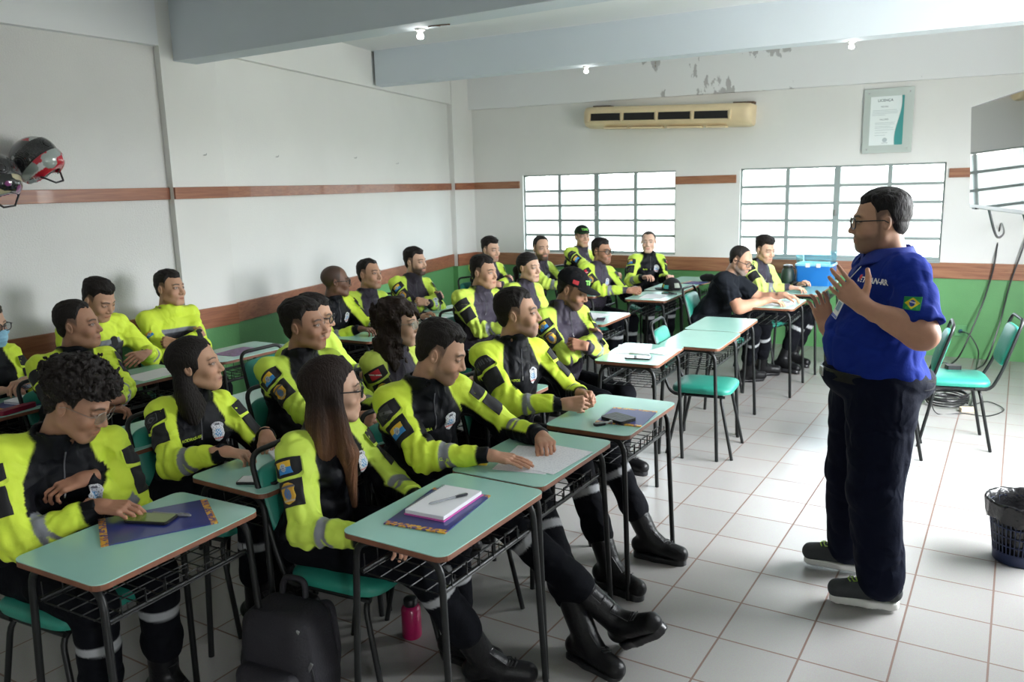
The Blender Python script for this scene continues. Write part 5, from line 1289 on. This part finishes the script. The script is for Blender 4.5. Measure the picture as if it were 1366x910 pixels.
# cap lying on a desk
t = empty('baseball_cap', (-1.34, 4.33, DZ), R(172), 'black cap lying on the mint desk under the left window', 'cap')
def capf(p):
    d = ell(p, (0, 0, .0), (.105, .088, .125)); d = np.maximum(d, -p[:, 2]); d = np.maximum(d, -(ell(p, (0, 0, -.004), (.101, .084, .121))))
    b = np.maximum(ell(p, (.085, 0, .01), (.10, .075, .5)), np.abs(p[:, 2]-(.012-2.*p[:, 1]**2*.6))-.003); b = np.maximum(b, .07-p[:, 0]); return np.minimum(d, b)
V, Q = surf(capf, (-.13, -.12, -.02), (.22, .12, .15), .005)
newobj('crown', V, Q, mat('black_cap_cloth', (.012, .012, .014), .85, bump=.4, bscale=90), t, smooth=True)
def on_cap(n_, a0, a1, z0, z1, colm, rx=.106, ry=.089):
    P = []; 
    for i in range(7):
        for j in range(5):
            a = math.radians(a0+(a1-a0)*i/6); z = z0+(z1-z0)*j/4; k_ = math.sqrt(1-(z/.126)**2); P.append((rx*math.cos(a)*k_, ry*math.sin(a)*k_, z))
    return newobj(n_, P, [(i*5+j, (i+1)*5+j, (i+1)*5+j+1, i*5+j+1) for i in range(6) for j in range(4)], colm, t)
on_cap('side_patch', 60, 95, .02, .055, mat('cap_patch_teal', (.08, .45, .45), .6)); on_cap('side_patch_gold', 52, 62, .03, .06, mat('cap_patch_gold', (.7, .6, .05), .6)); on_cap('back_badge', 130, 165, .03, .075, mat('cap_badge_silver', (.45, .48, .42), .6))
# black pouch on the back desk
def pouchf(p):
    d = smin(cap(p, (-.06, 0, .035), (.06, .01, .03), .035, .030), ell(p, (0, .02, .05), (.05, .04, .03)), .02); return d-.006*noise3(p*28)
V, Q = surf(pouchf, (-.13, -.1, -.02), (.13, .1, .12), .006); V[:, 2] = np.maximum(V[:, 2], 0)
o = newobj('pouch', V, Q, M_CLOTHB if 'M_CLOTHB' in globals() else mat('black_cap_cloth', (.01, .01, .01)), None, smooth=True); o.location = (-1.24, 5.14, DZ); tag(o, 'soft black pouch on the desk against the back wall', 'pouch')
# blue storage tub on the back right desk: blue body, clear lid part
M_TUB = mat('translucent_blue_plastic', (.02, .20, .62), .3, trans=.25)
t = empty('storage_tub', (-.17, 5.20, DZ), R(0), 'big blue plastic storage tub with a pale clear top on the back right desk', 'tub')
def shell(w0, d0, w1, d1, z0, z1, th):
    b = MB(); o1 = rrect(-w0/2, -d0/2, w0/2, d0/2, .03); o2 = rrect(-w1/2, -d1/2, w1/2, d1/2, .03); i1 = rrect(-w0/2+th, -d0/2+th, w0/2-th, d0/2-th, .027); i2 = rrect(-w1/2+th, -d1/2+th, w1/2-th, d1/2-th, .027); n = len(o1)
    vs = [(x, y, z0) for x, y in o1]+[(x, y, z1) for x, y in o2]+[(x, y, z1) for x, y in i2]+[(x, y, z0+th) for x, y in i1]
    fs = [(k*n+i, k*n+(i+1) % n, (k+1)*n+(i+1) % n, (k+1)*n+i) for k in range(3) for i in range(n)]+[tuple(range(n))[::-1], tuple(3*n+i for i in range(n))]
    return b.add(vs, fs)
shell(.32, .26, .35, .29, 0, .20, .004).build('tub_body', M_TUB, t, smooth=True)
shell(.36, .30, .35, .29, .195, .215, .006).build('rim', mat('pale_cyan_plastic', (.25, .62, .78), .3, trans=.3), t, smooth=True)
shell(.33, .27, .35, .29, .215, .33, .003).build('clear_lid', glass('clear_tub_plastic', (.80, .95, 1.), rough=.1), t, smooth=True)
for s_ in (-1, 1): MB().box((s_*.05-.02, -.155, .185), (s_*.05+.02, -.147, .222)).build('clip', M_WHITEP, t, bevel=.002)
# dark thermos jug and pouch beside the tub
t = empty('water_jug', (-.40, 5.02, DZ), R(-30), 'dark green lidded jug with a loop handle before the blue tub', 'jug')
MB().lathe([(.055, 0), (.062, .01), (.064, .10), (.058, .15), (.045, .175), (.0, .176)], 24).build('jug_body', mat('dark_green_plastic', (.012, .03, .022), .5), t, smooth=True)
MB().lathe([(.040, .172), (.046, .18), (.044, .205), (.02, .212), (.0, .213)], 20).build('lid', M_BLACKP, t, smooth=True)
MB().tube(rpath([(.045, 0, .19), (.11, 0, .175), (.10, 0, .05), (.060, 0, .05)], .04), .007, 8).build('handle', M_BLACKP, t, smooth=True)
MB().box((-.068, -.02, .06), (-.058, .02, .11)).build('sticker', M_WHITEP, t)
def p2(p): return smin(cap(p, (-.05, 0, .028), (.05, 0, .026), .028, .026), cap(p, (.04, 0, .02), (.07, 0, .03), .02, .025), .01)
V, Q = surf(p2, (-.11, -.06, -.02), (.12, .06, .08), .005); V[:, 2] = np.maximum(V[:, 2], 0)
o = newobj('glasses_case', V, Q, M_BLACKP, None, smooth=True); o.location = (-.27, 4.96, DZ); o.rotation_euler = (0, 0, R(15)); tag(o, 'rounded black case lying before the blue tub', 'case')
def p3(p): return cap(p, (-.06, 0, .05), (.05, 0, .045), .05, .042)-.008*noise3(p*24)
V, Q = surf(p3, (-.15, -.08, -.02), (.14, .08, .12), .006); V[:, 2] = np.maximum(V[:, 2], 0)
o = newobj('soft_bag', V, Q, mat('purple_grey_cloth', (.07, .05, .09), .8), None, smooth=True); o.location = (-.52, 5.22, .7505); tag(o, 'small purple grey bag behind the young man at the back right', 'bag')
o.location = (-.28, 5.30, .7505) if False else (-.36, 5.24, .7505)
desk(-.55+.0, 5.44, R(2), 'mint desk with the small bag, beside the desk of the blue tub') if False else None
desk(-.20, 5.365, R(2), 'last mint desk by the back wall that carries the blue storage tub')

# air conditioner
t = empty('air_conditioner', (-1.96, YB, 2.39), 0, 'long yellowed split air conditioner with four black vents on the peeling beam', 'air conditioner')
M_AC = mat('yellowed_plastic', (.82, .66, .42), .38, vary=.10, vscale=6)
prof = [(0, .03), (0, .235), (-.15, .245), (-.20, .235), (-.228, .19), (-.232, .12), (-.215, .06), (-.17, .02), (-.06, 0)]
hw_ = .98
b = MB(); xs_ = [-hw_, -hw_+.03, -hw_+.09, hw_-.09, hw_-.03, hw_]; sc_ = [.82, .95, 1, 1, .95, .82]; n = len(prof)
vs = [(x, y*s_, .12+(z-.12)*(.9+.1*(s_-.82)/.18 if s_ < 1 else 1)) for x, s_ in zip(xs_, sc_) for y, z in prof]
fs = [(i*n+k_, i*n+(k_+1) % n, (i+1)*n+(k_+1) % n, (i+1)*n+k_) for i in range(5) for k_ in range(n)]+[tuple(range(n))[::-1], tuple(5*n+k_ for k_ in range(n))]
body = b.add(vs, fs).build('housing', M_AC, t, smooth=True)
for i in range(4):
    xa = -.87+i*.415; 
    MB().box((xa, -.236, .085), (xa+.365, -.205, .165)).build('air_vent', mat('dark_vent', (.006, .005, .005), .6), t)
for i in range(5): MB().box((-.905+i*.415-(.0 if i else .005), -.242, .075), (-.905+i*.415+.022, -.20, .175)).build('vent_divider', M_AC, t, bevel=.003)
for xa, xb in ((-.72, -.42), (-.38, .0), (.05, .45), (.5, .72)): MB().box((xa, -.20, -.008), (xb, -.12, .012)).build('lower_flap', M_AC, t, bevel=.003)
for xx in (-.80, .86): MB().box((xx-.11, -.10, .235), (xx+.11, 0, .262)).build('bracket', mat('rusty_bracket', (.10, .06, .04), .8), t)
t.rotation_euler = (0, R(2.6), 0)
# glass plaque
t = empty('wall_plaque', (.33, YB, 2.33), 0, 'frosted glass plaque holding a printed notice with a teal wave', 'plaque')
MB().prism(rrect(-.225, -.31, .225, .31, .004), -.003, .003).build('glass_panel', mat('frosted_glass_panel', (.74, .82, .78), .15, trans=.3), t, xf=Matrix.Translation((0, -.030, 0)) @ Matrix.Rotation(PI/2, 4, 'X'))
wave = [(.09+.028*math.sin(zz*9.), zz) for zz in np.linspace(-.235, .235, 20)]
nt = MB(); P_l = [(-.165, -.235)]+[(x, z) for x, z in wave]+[(-.165, .235)]
nt.add([(x, -.036, z) for x, z in P_l]+[(x, -.0345, z) for x, z in P_l], [tuple(range(len(P_l))), tuple(range(len(P_l), 2*len(P_l)))[::-1]]+[(i, (i+1) % len(P_l), len(P_l)+(i+1) % len(P_l), len(P_l)+i) for i in range(len(P_l))]); nt.build('notice_sheet', mat('notice_paper', (.80, .86, .86), .6), t)
tw = MB(); P_r = [(x+.004, z) for x, z in wave]+[(.140, .235), (.140, -.235)]; nn = len(P_r)
tw.add([(x, -.036, z) for x, z in P_r]+[(x, -.0345, z) for x, z in P_r], [tuple(range(nn)), tuple(range(nn, 2*nn))[::-1]]+[(i, (i+1) % nn, nn+(i+1) % nn, nn+i) for i in range(nn)]); tw.build('teal_wave', mat('teal_print', (.05, .30, .29), .5), t)
M_INK = mat('notice_ink', (.10, .14, .16), .7); M_INK2 = mat('notice_ink_pale', (.45, .52, .54), .7)
text_on('notice_heading', 'LICENÇA', .034, (-.03, -.0365, .195), (1, 0, 0), (0, 0, 1), M_INK, t, .0006)
text_on('notice_line', 'MISSÃO', .020, (-.035, -.0365, .135), (1, 0, 0), (0, 0, 1), M_INK, t)
text_on('notice_line', 'VALORES', .020, (-.035, -.0365, .012), (1, 0, 0), (0, 0, 1), M_INK, t)
ln_ = MB()
for zz, wa in ((.10, .22), (.085, .23), (.07, .23), (.055, .12), (-.02, .19), (-.035, .19), (-.055, .15), (-.07, .18), (-.09, .20), (-.115, .12), (-.14, .10)): ln_.box((-.145 if zz > .03 else -.115, -.0368, zz), (-.145+wa if zz > .03 else -.115+wa*.95, -.0360, zz+.0035))
o = ln_.build('notice_text', M_INK2, t); o['kind'] = 'stuff'
MB().lathe([(.022, 0), (.022, .001)], 20).build('notice_seal', M_INK2, t, xf=Matrix.Translation((-.02, -.036, -.185)) @ Matrix.Rotation(PI/2, 4, 'X'))
text_on('notice_line', 'CENTRO', .014, (-.02, -.0367, -.215), (1, 0, 0), (0, 0, 1), M_INK, t)
for sx in (-1, 1):
    for sz in (-1, 1): MB().lathe([(.009, 0), (.010, .012), (.007, .042)], 14).build('standoff_bolt', M_METAL, t, smooth=True, xf=Matrix.Translation((sx*.185, 0, sz*.27)) @ Matrix.Rotation(PI/2, 4, 'X'))
# television on its wall bracket
t = empty('television', (1.25, 2.35, 1.885), math.atan2(-.9656, .26), 'flat television with a silver edge hung at the right, mirroring the windows', 'television')
W_, H_ = 1.1, .58
tl = Matrix.Rotation(R(3.0), 4, 'X')
MB().box((0, -.012, -H_/2), (W_, .030, H_/2)).build('casing', mat('tv_silver', (.55, .52, .56), .3, metal=.7), t, bevel=.004, xf=tl)
MB().box((.012, -.0135, -H_/2+.022), (W_-.012, -.0122, H_/2-.008)).build('screen', mat('tv_dark_glass', (.012, .013, .014), .03, spec=.9, coat=1), t, xf=tl)
MB().box((.2, .03, -.16), (W_-.2, .075, .16)).build('rear_housing', M_BLACKP, t, bevel=.01, xf=tl)
MB().box((.10, -.020, -H_/2-.004), (.17, .0, -H_/2+.004)).build('control_strip', M_BLACKP, t, xf=tl)
MB().tube([(W_*.5, .07, 0), (W_*.55, .45, 0), (.50, 1.3, .0)], .02, 8).build('bracket_arm', M_BLACKP, t, smooth=True)
def cord(name, pts, r, label, m=M_BLACKP, n=8, cat='cable'):
    P = [np.array(p, float) for p in pts]; out = []
    P2 = [P[0]]+P+[P[-1]]
    for i in range(1, len(P2)-2):
        for t_ in np.linspace(0, 1, n, endpoint=False):
            a, b_, c, d_ = P2[i-1], P2[i], P2[i+1], P2[i+2]
            out.append(.5*((2*b_)+(-a+c)*t_+(2*a-5*b_+4*c-d_)*t_*t_+(-a+3*b_-3*c+d_)*t_**3))
    out.append(P[-1]); o = MB().tube(out, r, 6).build(name, m, None, smooth=True); return tag(o, label, cat)
YW = YB-.055
cord('television_cable', [(1.36, 2.10, 1.60), (1.40, 2.5, 1.42), (1.42, 3.6, 1.36), (1.40, 4.8, 1.34), (1.36, YW, 1.30), (1.34, YW, .95), (1.30, YW, .70), (1.24, YW-.05, .45), (1.12, YW-.25, .08), (1.02, 5.1, .012), (1.08, 4.4, .012), (1.12, 3.95, .012)], .0075, 'dark cable falling from the television past the socket to the floor')
cord('second_cable', [(1.52, 1.9, 1.60), (1.56, 2.4, 1.48), (1.60, 3.6, 1.44), (1.61, 4.9, 1.40), (1.60, YW, 1.34), (1.56, YW, 1.1), (1.48, YW, .75), (1.42, YW-.02, .35), (1.34, YW-.2, .03), (1.25, 5.1, .012), (1.30, 4.2, .012), (1.29, 3.75, .014)], .0075, 'dark cable hanging further right beside the chair back')
cord('coiled_cable', [(1.12+(.15+.015*math.sin(a*1.7))*math.cos(a), 3.92+(.20+.02*math.cos(a*1.3))*math.sin(a), .012+.0035*a/1.6) for a in np.linspace(0, 2*PI*6, 90)], .0065, 'thick coil of black cable on the tiles behind the chair', n=2)
cord('charger_cable', [(1.20, 2.95, .50), (1.12, 3.10, .485), (1.05, 3.25, .30), (1.08, 3.5, .02), (1.25, 3.60, .010), (1.42, 3.60, .010), (1.52, 3.85, .010), (1.40, 4.05, .010), (1.29, 3.80, .014)], .004, 'thin cord looping from the chair seat to the power plug')
t = flat('adapter_box', 1.20, 2.98, 20, .09, .07, .028, M_BLACKP, 'small black adapter box on the empty green seat', 'adapter', z=.478, r=.008)
t = empty('power_strip', (1.28, 3.70, 0), R(20), 'cream power plug block on the tiles beside the cable coil', 'plug')
MB().box((-.05, -.03, 0), (.05, .03, .035)).build('block', mat('cream_plastic', (.60, .50, .36), .5), t, bevel=.006)
MB().box((-.01, .03, .008), (.02, .07, .030)).build('inserted_plug', M_BLACKP, t, bevel=.004)
t = empty('wall_socket', (1.11, YB-.001, .28+.0), 0, 'green painted wall socket with a cable plugged in', 'socket')
t.location = (1.10, YB-.002, .27)
MB().box((-.055, -.010, -.055), (.055, 0, .055)).build('cover_plate', mat('green_painted_plate', (.12, .34, .14), .5), t, bevel=.004)
MB().lathe([(.018, 0), (.018, .035), (.012, .045)], 14).build('plug', mat('blue_plug', (.03, .12, .18), .5), t, smooth=True, xf=Matrix.Rotation(PI/2, 4, 'X'))
cord('socket_cable', [(1.10, YB-.05, .27), (1.18, YB-.09, .25), (1.26, YB-.10, .12), (1.27, YB-.12, .02), (1.27, 5.2, .010)], .006, 'short cable bending from the wall socket down to the floor')
# waste basket with liner
t = empty('waste_basket', (1.625, 1.02, 0), 0, 'navy mesh waste basket lined with a black bin bag', 'basket')
bk = MB(); nseg = 40; H0 = .27
for k_ in range(nseg):
    a = 2*PI*k_/nseg; bk.tube([(.105*math.cos(a), .105*math.sin(a), .05), (.135*math.cos(a), .135*math.sin(a), H0)], .0028, 5)
for zz in (.05, .095, .14, .185, .23, .27): rr = .105+.03*(zz-.05)/(H0-.05); bk.tube([(rr*math.cos(2*PI*i/40), rr*math.sin(2*PI*i/40), zz) for i in range(40)], .0032, 5, closed=True)
M_NB = mat('navy_plastic', (.012, .022, .07), .45)
bk.build('mesh_side', M_NB, t, smooth=True)
MB().lathe([(.098, 0), (.104, .005), (.107, .055), (.101, .055), (.098, .01), (0, .01)], 36, caps=False).build('base', M_NB, t, smooth=True)
M_BAG = mat('black_bin_bag', (.012, .012, .013), .22, bump=.9, bscale=60)
n = 72; pr = [(.096, .02), (.112, .15), (.128, .262), (.140, .300), (.150, .305), (.150, .29), (.146, .24), (.142, .215)]
vs = []; 
for j, (r_, z_) in enumerate(pr):
    for k_ in range(n): a = 2*PI*k_/n; w_ = (.004*math.sin(a*11+j)+.003*math.sin(a*23+2*j))*(1 if j > 1 else .4); vs.append(((r_+w_)*math.cos(a), (r_+w_)*math.sin(a), z_+(.010*math.sin(a*5+1)+.005*math.sin(a*13) if j > 5 else .003*math.sin(a*9))))
newobj('liner_bag', vs, [(j*n+k_, j*n+(k_+1) % n, (j+1)*n+(k_+1) % n, (j+1)*n+k_) for j in range(len(pr)-1) for k_ in range(n)]+[tuple(range(n))[::-1]], M_BAG, t, smooth=True)
# rucksack on the floor
t = empty('rucksack', (-.53, -1.50, 0), R(8), 'black rucksack with silver zip pulls on the floor by the front desk', 'rucksack')
M_RS = mat('rucksack_cloth', (.014, .013, .018), .7, bump=.6, bscale=120)
def rsf(p):
    tp = np.clip((p[:, 2]-.20)/.25, 0, 1); q_ = np.abs(p-np.array([0, .015, .20], np.float32))-np.stack([.095-.03*tp, .045-.01*tp, .145+0*tp], 1)
    d = np.sqrt((np.maximum(q_, 0)**2).sum(1))+np.minimum(q_.max(1), 0)-.062; d = smax(d, -p[:, 2]+.001, .01)
    d = d-.004*np.exp(-((p[:, 1]+.05)/.006)**2)*(p[:, 2] > .05); return d-.004*noise3(p*14)
V, Q = surf(rsf, (-.22, -.17, -.02), (.22, .17, .48), .0075); newobj('main_compartment', V, Q, M_RS, t, smooth=True)
def rpf(p): 
    q_ = np.abs(p-np.array([0, -.085, .12], np.float32))-np.array([.085, .020, .075], np.float32); d = np.sqrt((np.maximum(q_, 0)**2).sum(1))+np.minimum(q_.max(1), 0)-.035; d = smax(d, -p[:, 2]+.001, .01); return d+.003*np.sin(np.abs(p[:, 2]-.20)*0)-.003*noise3(p*18)
V, Q = surf(rpf, (-.18, -.19, -.02), (.18, -.02, .30), .006); newobj('front_pocket', V, Q, M_RS, t, smooth=True)
MB().tube(rpath([(-.05, .06, .415), (-.045, .07, .475), (.045, .07, .475), (.05, .06, .415)], .03), .011, 8).build('top_handle', M_RS, t, smooth=True)
for sx in (-1, 1): MB().tube(rpath([(sx*.07, .085, .38), (sx*.085, .15, .36), (sx*.10, .155, .16), (sx*.11, .09, .07)], .05), .014, 8).build('shoulder_strap', M_RS, t, smooth=True)
zp = []
for (x_, y_, z_, rz_) in ((.105, -.055, .345, .3), (.142, -.050, .235, .5)):
    MB().box((-.006, -.003, -.028), (.006, .003, .028)).build('zip_pull', M_METAL, t, bevel=.002, xf=Matrix.Translation((x_, y_-.012, z_)) @ Matrix.Rotation(rz_, 4, 'Y'))
MB().box((-.028, -.146, .155), (.028, -.137, .172)).build('metal_label', M_METAL, t, bevel=.002)
MB().tube([(.155*math.cos(a), -.055-.0*a, .17+.20*math.sin(a)) for a in np.linspace(0, PI, 20)], .004, 6).build('zip_line', M_BLACKP, t, smooth=True)
# pink flask on the floor
t = empty('flask', (-.47, -.90, 0), 0, 'crimson pink drinking flask on the tiles behind the front chair', 'flask')
MB().lathe([(.036, 0), (.040, .006), (.040, .12), (.034, .134), (.02, .140)], 24).build('flask_body', mat('crimson_metal', (.40, .008, .09), .35, coat=.5), t, smooth=True)
MB().lathe([(.026, .137), (.028, .141), (.028, .165), (.022, .171), (0, .172)], 20).build('lid', M_BLACKP, t, smooth=True)
# motorcycle helmets hanging on the left wall
def helmet(name, loc, rot, lab, deco):
    t = empty(name, loc, 0, lab, 'helmet'); t.rotation_euler = rot
    def hf_(p):
        d = ell(p, (0, 0, 0), (.125, .155, .135)); d = smin(d, ell(p, (0, .06, -.075), (.095, .105, .075)), .05)
        d = smax(d, -(p[:, 2]+.135), .012); d = np.maximum(d, -ell(p, (0, .0, -.03), (.105, .135, .125)))
        vis = np.maximum(np.maximum(np.abs(p[:, 2]-.005)-.045, .03-p[:, 1]), -10); return smax(d, -vis, .006)
    V, Q = surf(hf_, (-.16, -.19, -.17), (.16, .22, .17), .005)
    cc = deco(V); T = Acc(); T.add(V, Q, cc); T.build('shell', mat('glossy_helmet_paint', (.1, .1, .1), .12, coat=1, attr='Col'), t, (0, 0, 0))
    def vf_(p):
        d = np.abs(ell(p, (0, .0, 0), (.129, .160, .139)))-.0018; d = np.maximum(d, np.abs(p[:, 2]-.008)-.050); return np.maximum(d, .015-p[:, 1])
    V, Q = surf(vf_, (-.16, -.02, -.08), (.16, .2, .1), .004); newobj('visor', V, Q, mat('smoked_visor', (.02, .02, .022), .06, coat=1), t, smooth=True)
    MB().lathe([(.02, -.004), (.02, .004), (.012, .007), (0, .007)], 20).build('visor_pivot', M_BLACKP, t, smooth=True, xf=Matrix.Translation((.128, .02, 0)) @ Matrix.Rotation(PI/2, 4, 'Y'))
    MB().tube([(-.08, .02, -.12), (-.03, .03, -.19), (.03, .03, -.19), (.08, .02, -.12)], .006, 6).build('chin_strap', M_BLACKP, t, smooth=True)
    return t
def deco1(V):
    x, y, z = V[:, 0], V[:, 1], V[:, 2]; n = noise3(V*15); c = np.tile(np.array((.03, .032, .035)), (len(V), 1))
    lowm = (z < -.045); c = np.where(lowm[:, None], np.array((.50, .01, .03)), c)
    c = np.where((lowm & (np.abs(z+.085+.5*(y-.05)*.4) < .018) & (np.abs(x) > .03))[:, None], np.array((.7, .7, .7)), c)
    c = np.where((lowm & (n > .28))[:, None], np.array((.35, .40, .38)), c)
    c = np.where(((z > .055) & (np.abs(x) > .03) & (np.abs(x) < .055))[:, None], np.array((.42, .02, .03)), c)
    return np.where(((z > .04) & (n > .35))[:, None], np.array((.5, .5, .5)), c)
def deco2(V):
    n = noise3(V*17+3); c = np.tile(np.array((.016, .016, .020)), (len(V), 1))
    c = np.where(((V[:, 2] < -.03) & (n > .30))[:, None], np.array((.22, .05, .18)), c)
    return np.where(((V[:, 2] < -.02) & (n < -.48))[:, None], np.array((.50, .46, .30)), c)
HX = -3.71+.12
helmet('motorcycle_helmet', (-3.58, -.47, 2.02), (R(38), R(12), R(-72)), 'red, white and black motorcycle helmet hanging on the left wall', deco1)
helmet('motorcycle_helmet', (-3.55, -.72, 1.92), (R(20), R(8), R(-100)), 'dark helmet with purple markings cut by the left picture edge', deco2)
# hooks and nail holes on the left wall
for (yy, zz, xw) in ((.86, 2.08, -3.71), (1.75, 2.09, -3.91), (3.05, 2.11, -4.205), (3.95, 2.07, -4.41)):
    o = MB().tube([(0, 0, 0), (.03, 0, 0), (.035, 0, .012)], .003, 6).build('wall_hook', M_METAL, None, smooth=True); o.location = (xw, yy, zz)
    tag(o, {.86: 'small bare hook on the pillar right of the helmets', 1.75: 'bare hook just right of the pillar on the white wall', 3.05: 'third bare hook along the white left wall', 3.95: 'hook nearest the back corner on the left wall'}[yy], 'hook')
for k_, (hy, hz_) in enumerate(((-.47, 2.12), (-.72, 2.03))):
    o = MB().tube([(0, 0, 0), (.05, 0, 0), (.058, 0, .02)], .004, 6).build('wall_hook', M_METAL, None, smooth=True); o.location = (-3.77, hy, hz_); tag(o, ['hook behind the red and black helmet', 'hook behind the dark purple marked helmet'][k_], 'hook')
# bulbs under the beams
M_BULB = mat('lit_bulb', (.9, .9, .9), .4, emit=(1, .97, .92), estr=25)
for (x_, y_, z_, lb) in ((-1.62, .84, 2.73, 'small lit bulb under the nearest beam'), (-1.95, 3.72, 2.845, 'small lit bulb under the second beam near its middle'), (.28, 3.92, 2.845, 'small lit bulb under the second beam towards the television')):
    t = empty('beam_lamp', (x_, y_, z_), 0, lb, 'lamp')
    MB().lathe([(.030, 0), (.030, -.010), (.018, -.018), (.016, -.03)], 20).build('lamp_holder', M_WHITEP, t, smooth=True)
    MB().lathe([(.012, -.028), (.019, -.036), (.021, -.046), (.016, -.057), (0, -.061)], 20).build('bulb', M_BULB, t, smooth=True)
t = empty('ceiling_bracket', (-1.46, .80, 2.73), R(10), 'dark wire bracket left on the underside of the nearest beam', 'bracket')
MB().tube([(-.07, .02, -.004), (-.03, -.03, -.012), (.03, -.03, -.012), (.07, .02, -.004)], .004, 6).build('wire_arm', mat('rusty_bracket', (.10, .06, .04), .8), t, smooth=True)
MB().tube([(0, -.03, -.012), (0, .03, -.004)], .004, 6).build('wire_arm', mat('rusty_bracket', (.10, .06, .04), .8), t, smooth=True)
# ------------------------------------------------------------------ light
w = bpy.data.worlds.new('sky'); SC.world = w; w.use_nodes = True
bg = w.node_tree.nodes['Background']; bg.inputs[0].default_value = (.93, .97, 1, 1); bg.inputs[1].default_value = SKY
_tc = w.node_tree.nodes.new('ShaderNodeTexCoord'); _sx = w.node_tree.nodes.new('ShaderNodeSeparateXYZ'); _cr = w.node_tree.nodes.new('ShaderNodeValToRGB')
w.node_tree.links.new(_tc.outputs['Generated'], _sx.inputs[0]); w.node_tree.links.new(_sx.outputs['Z'], _cr.inputs[0]); w.node_tree.links.new(_cr.outputs[0], bg.inputs[0])
_e = _cr.color_ramp.elements; _e[0].position = 0; _e[0].color = (.30, .30, .28, 1); _e[1].position = .06; _e[1].color = (.93, .97, 1, 1)
def portal(loc, rot, sx, sy):
    l = bpy.data.lights.new('portal', 'AREA'); l.shape = 'RECTANGLE'; l.size = sx; l.size_y = sy; l.cycles.is_portal = True
    o = bpy.data.objects.new('window_portal', l); COL.objects.link(o); o.location = loc; o.rotation_euler = rot; return o
for W in (W1, W2): portal(((W[0]+W[1])/2, YB+.18, (W[2]+W[3])/2), (-PI/2, 0, 0), W[1]-W[0], W[3]-W[2])
portal((XR+.18, 2.05, 1.725), (0, PI/2, 0), 1.55, 2.5); portal((XR+.18, -3.625, 1.075), (0, PI/2, 0), 2.15, .25)  # portals over the unseen side openings, the second over the added slot
SC.view_settings.view_transform = 'Standard'; SC.view_settings.look = 'None'; SC.view_settings.gamma = 1; SC.view_settings.use_curve_mapping = False
SC.view_settings.exposure = EXPO
SC.cycles.use_denoising = True
SC.cycles.max_bounces = 8; SC.cycles.diffuse_bounces = 5; SC.cycles.glossy_bounces = 3; SC.cycles.transparent_max_bounces = 8
SC.cycles.sample_clamp_indirect = 8; SC.cycles.caustics_reflective = False; SC.cycles.caustics_refractive = False
SC.cycles.use_adaptive_sampling = True
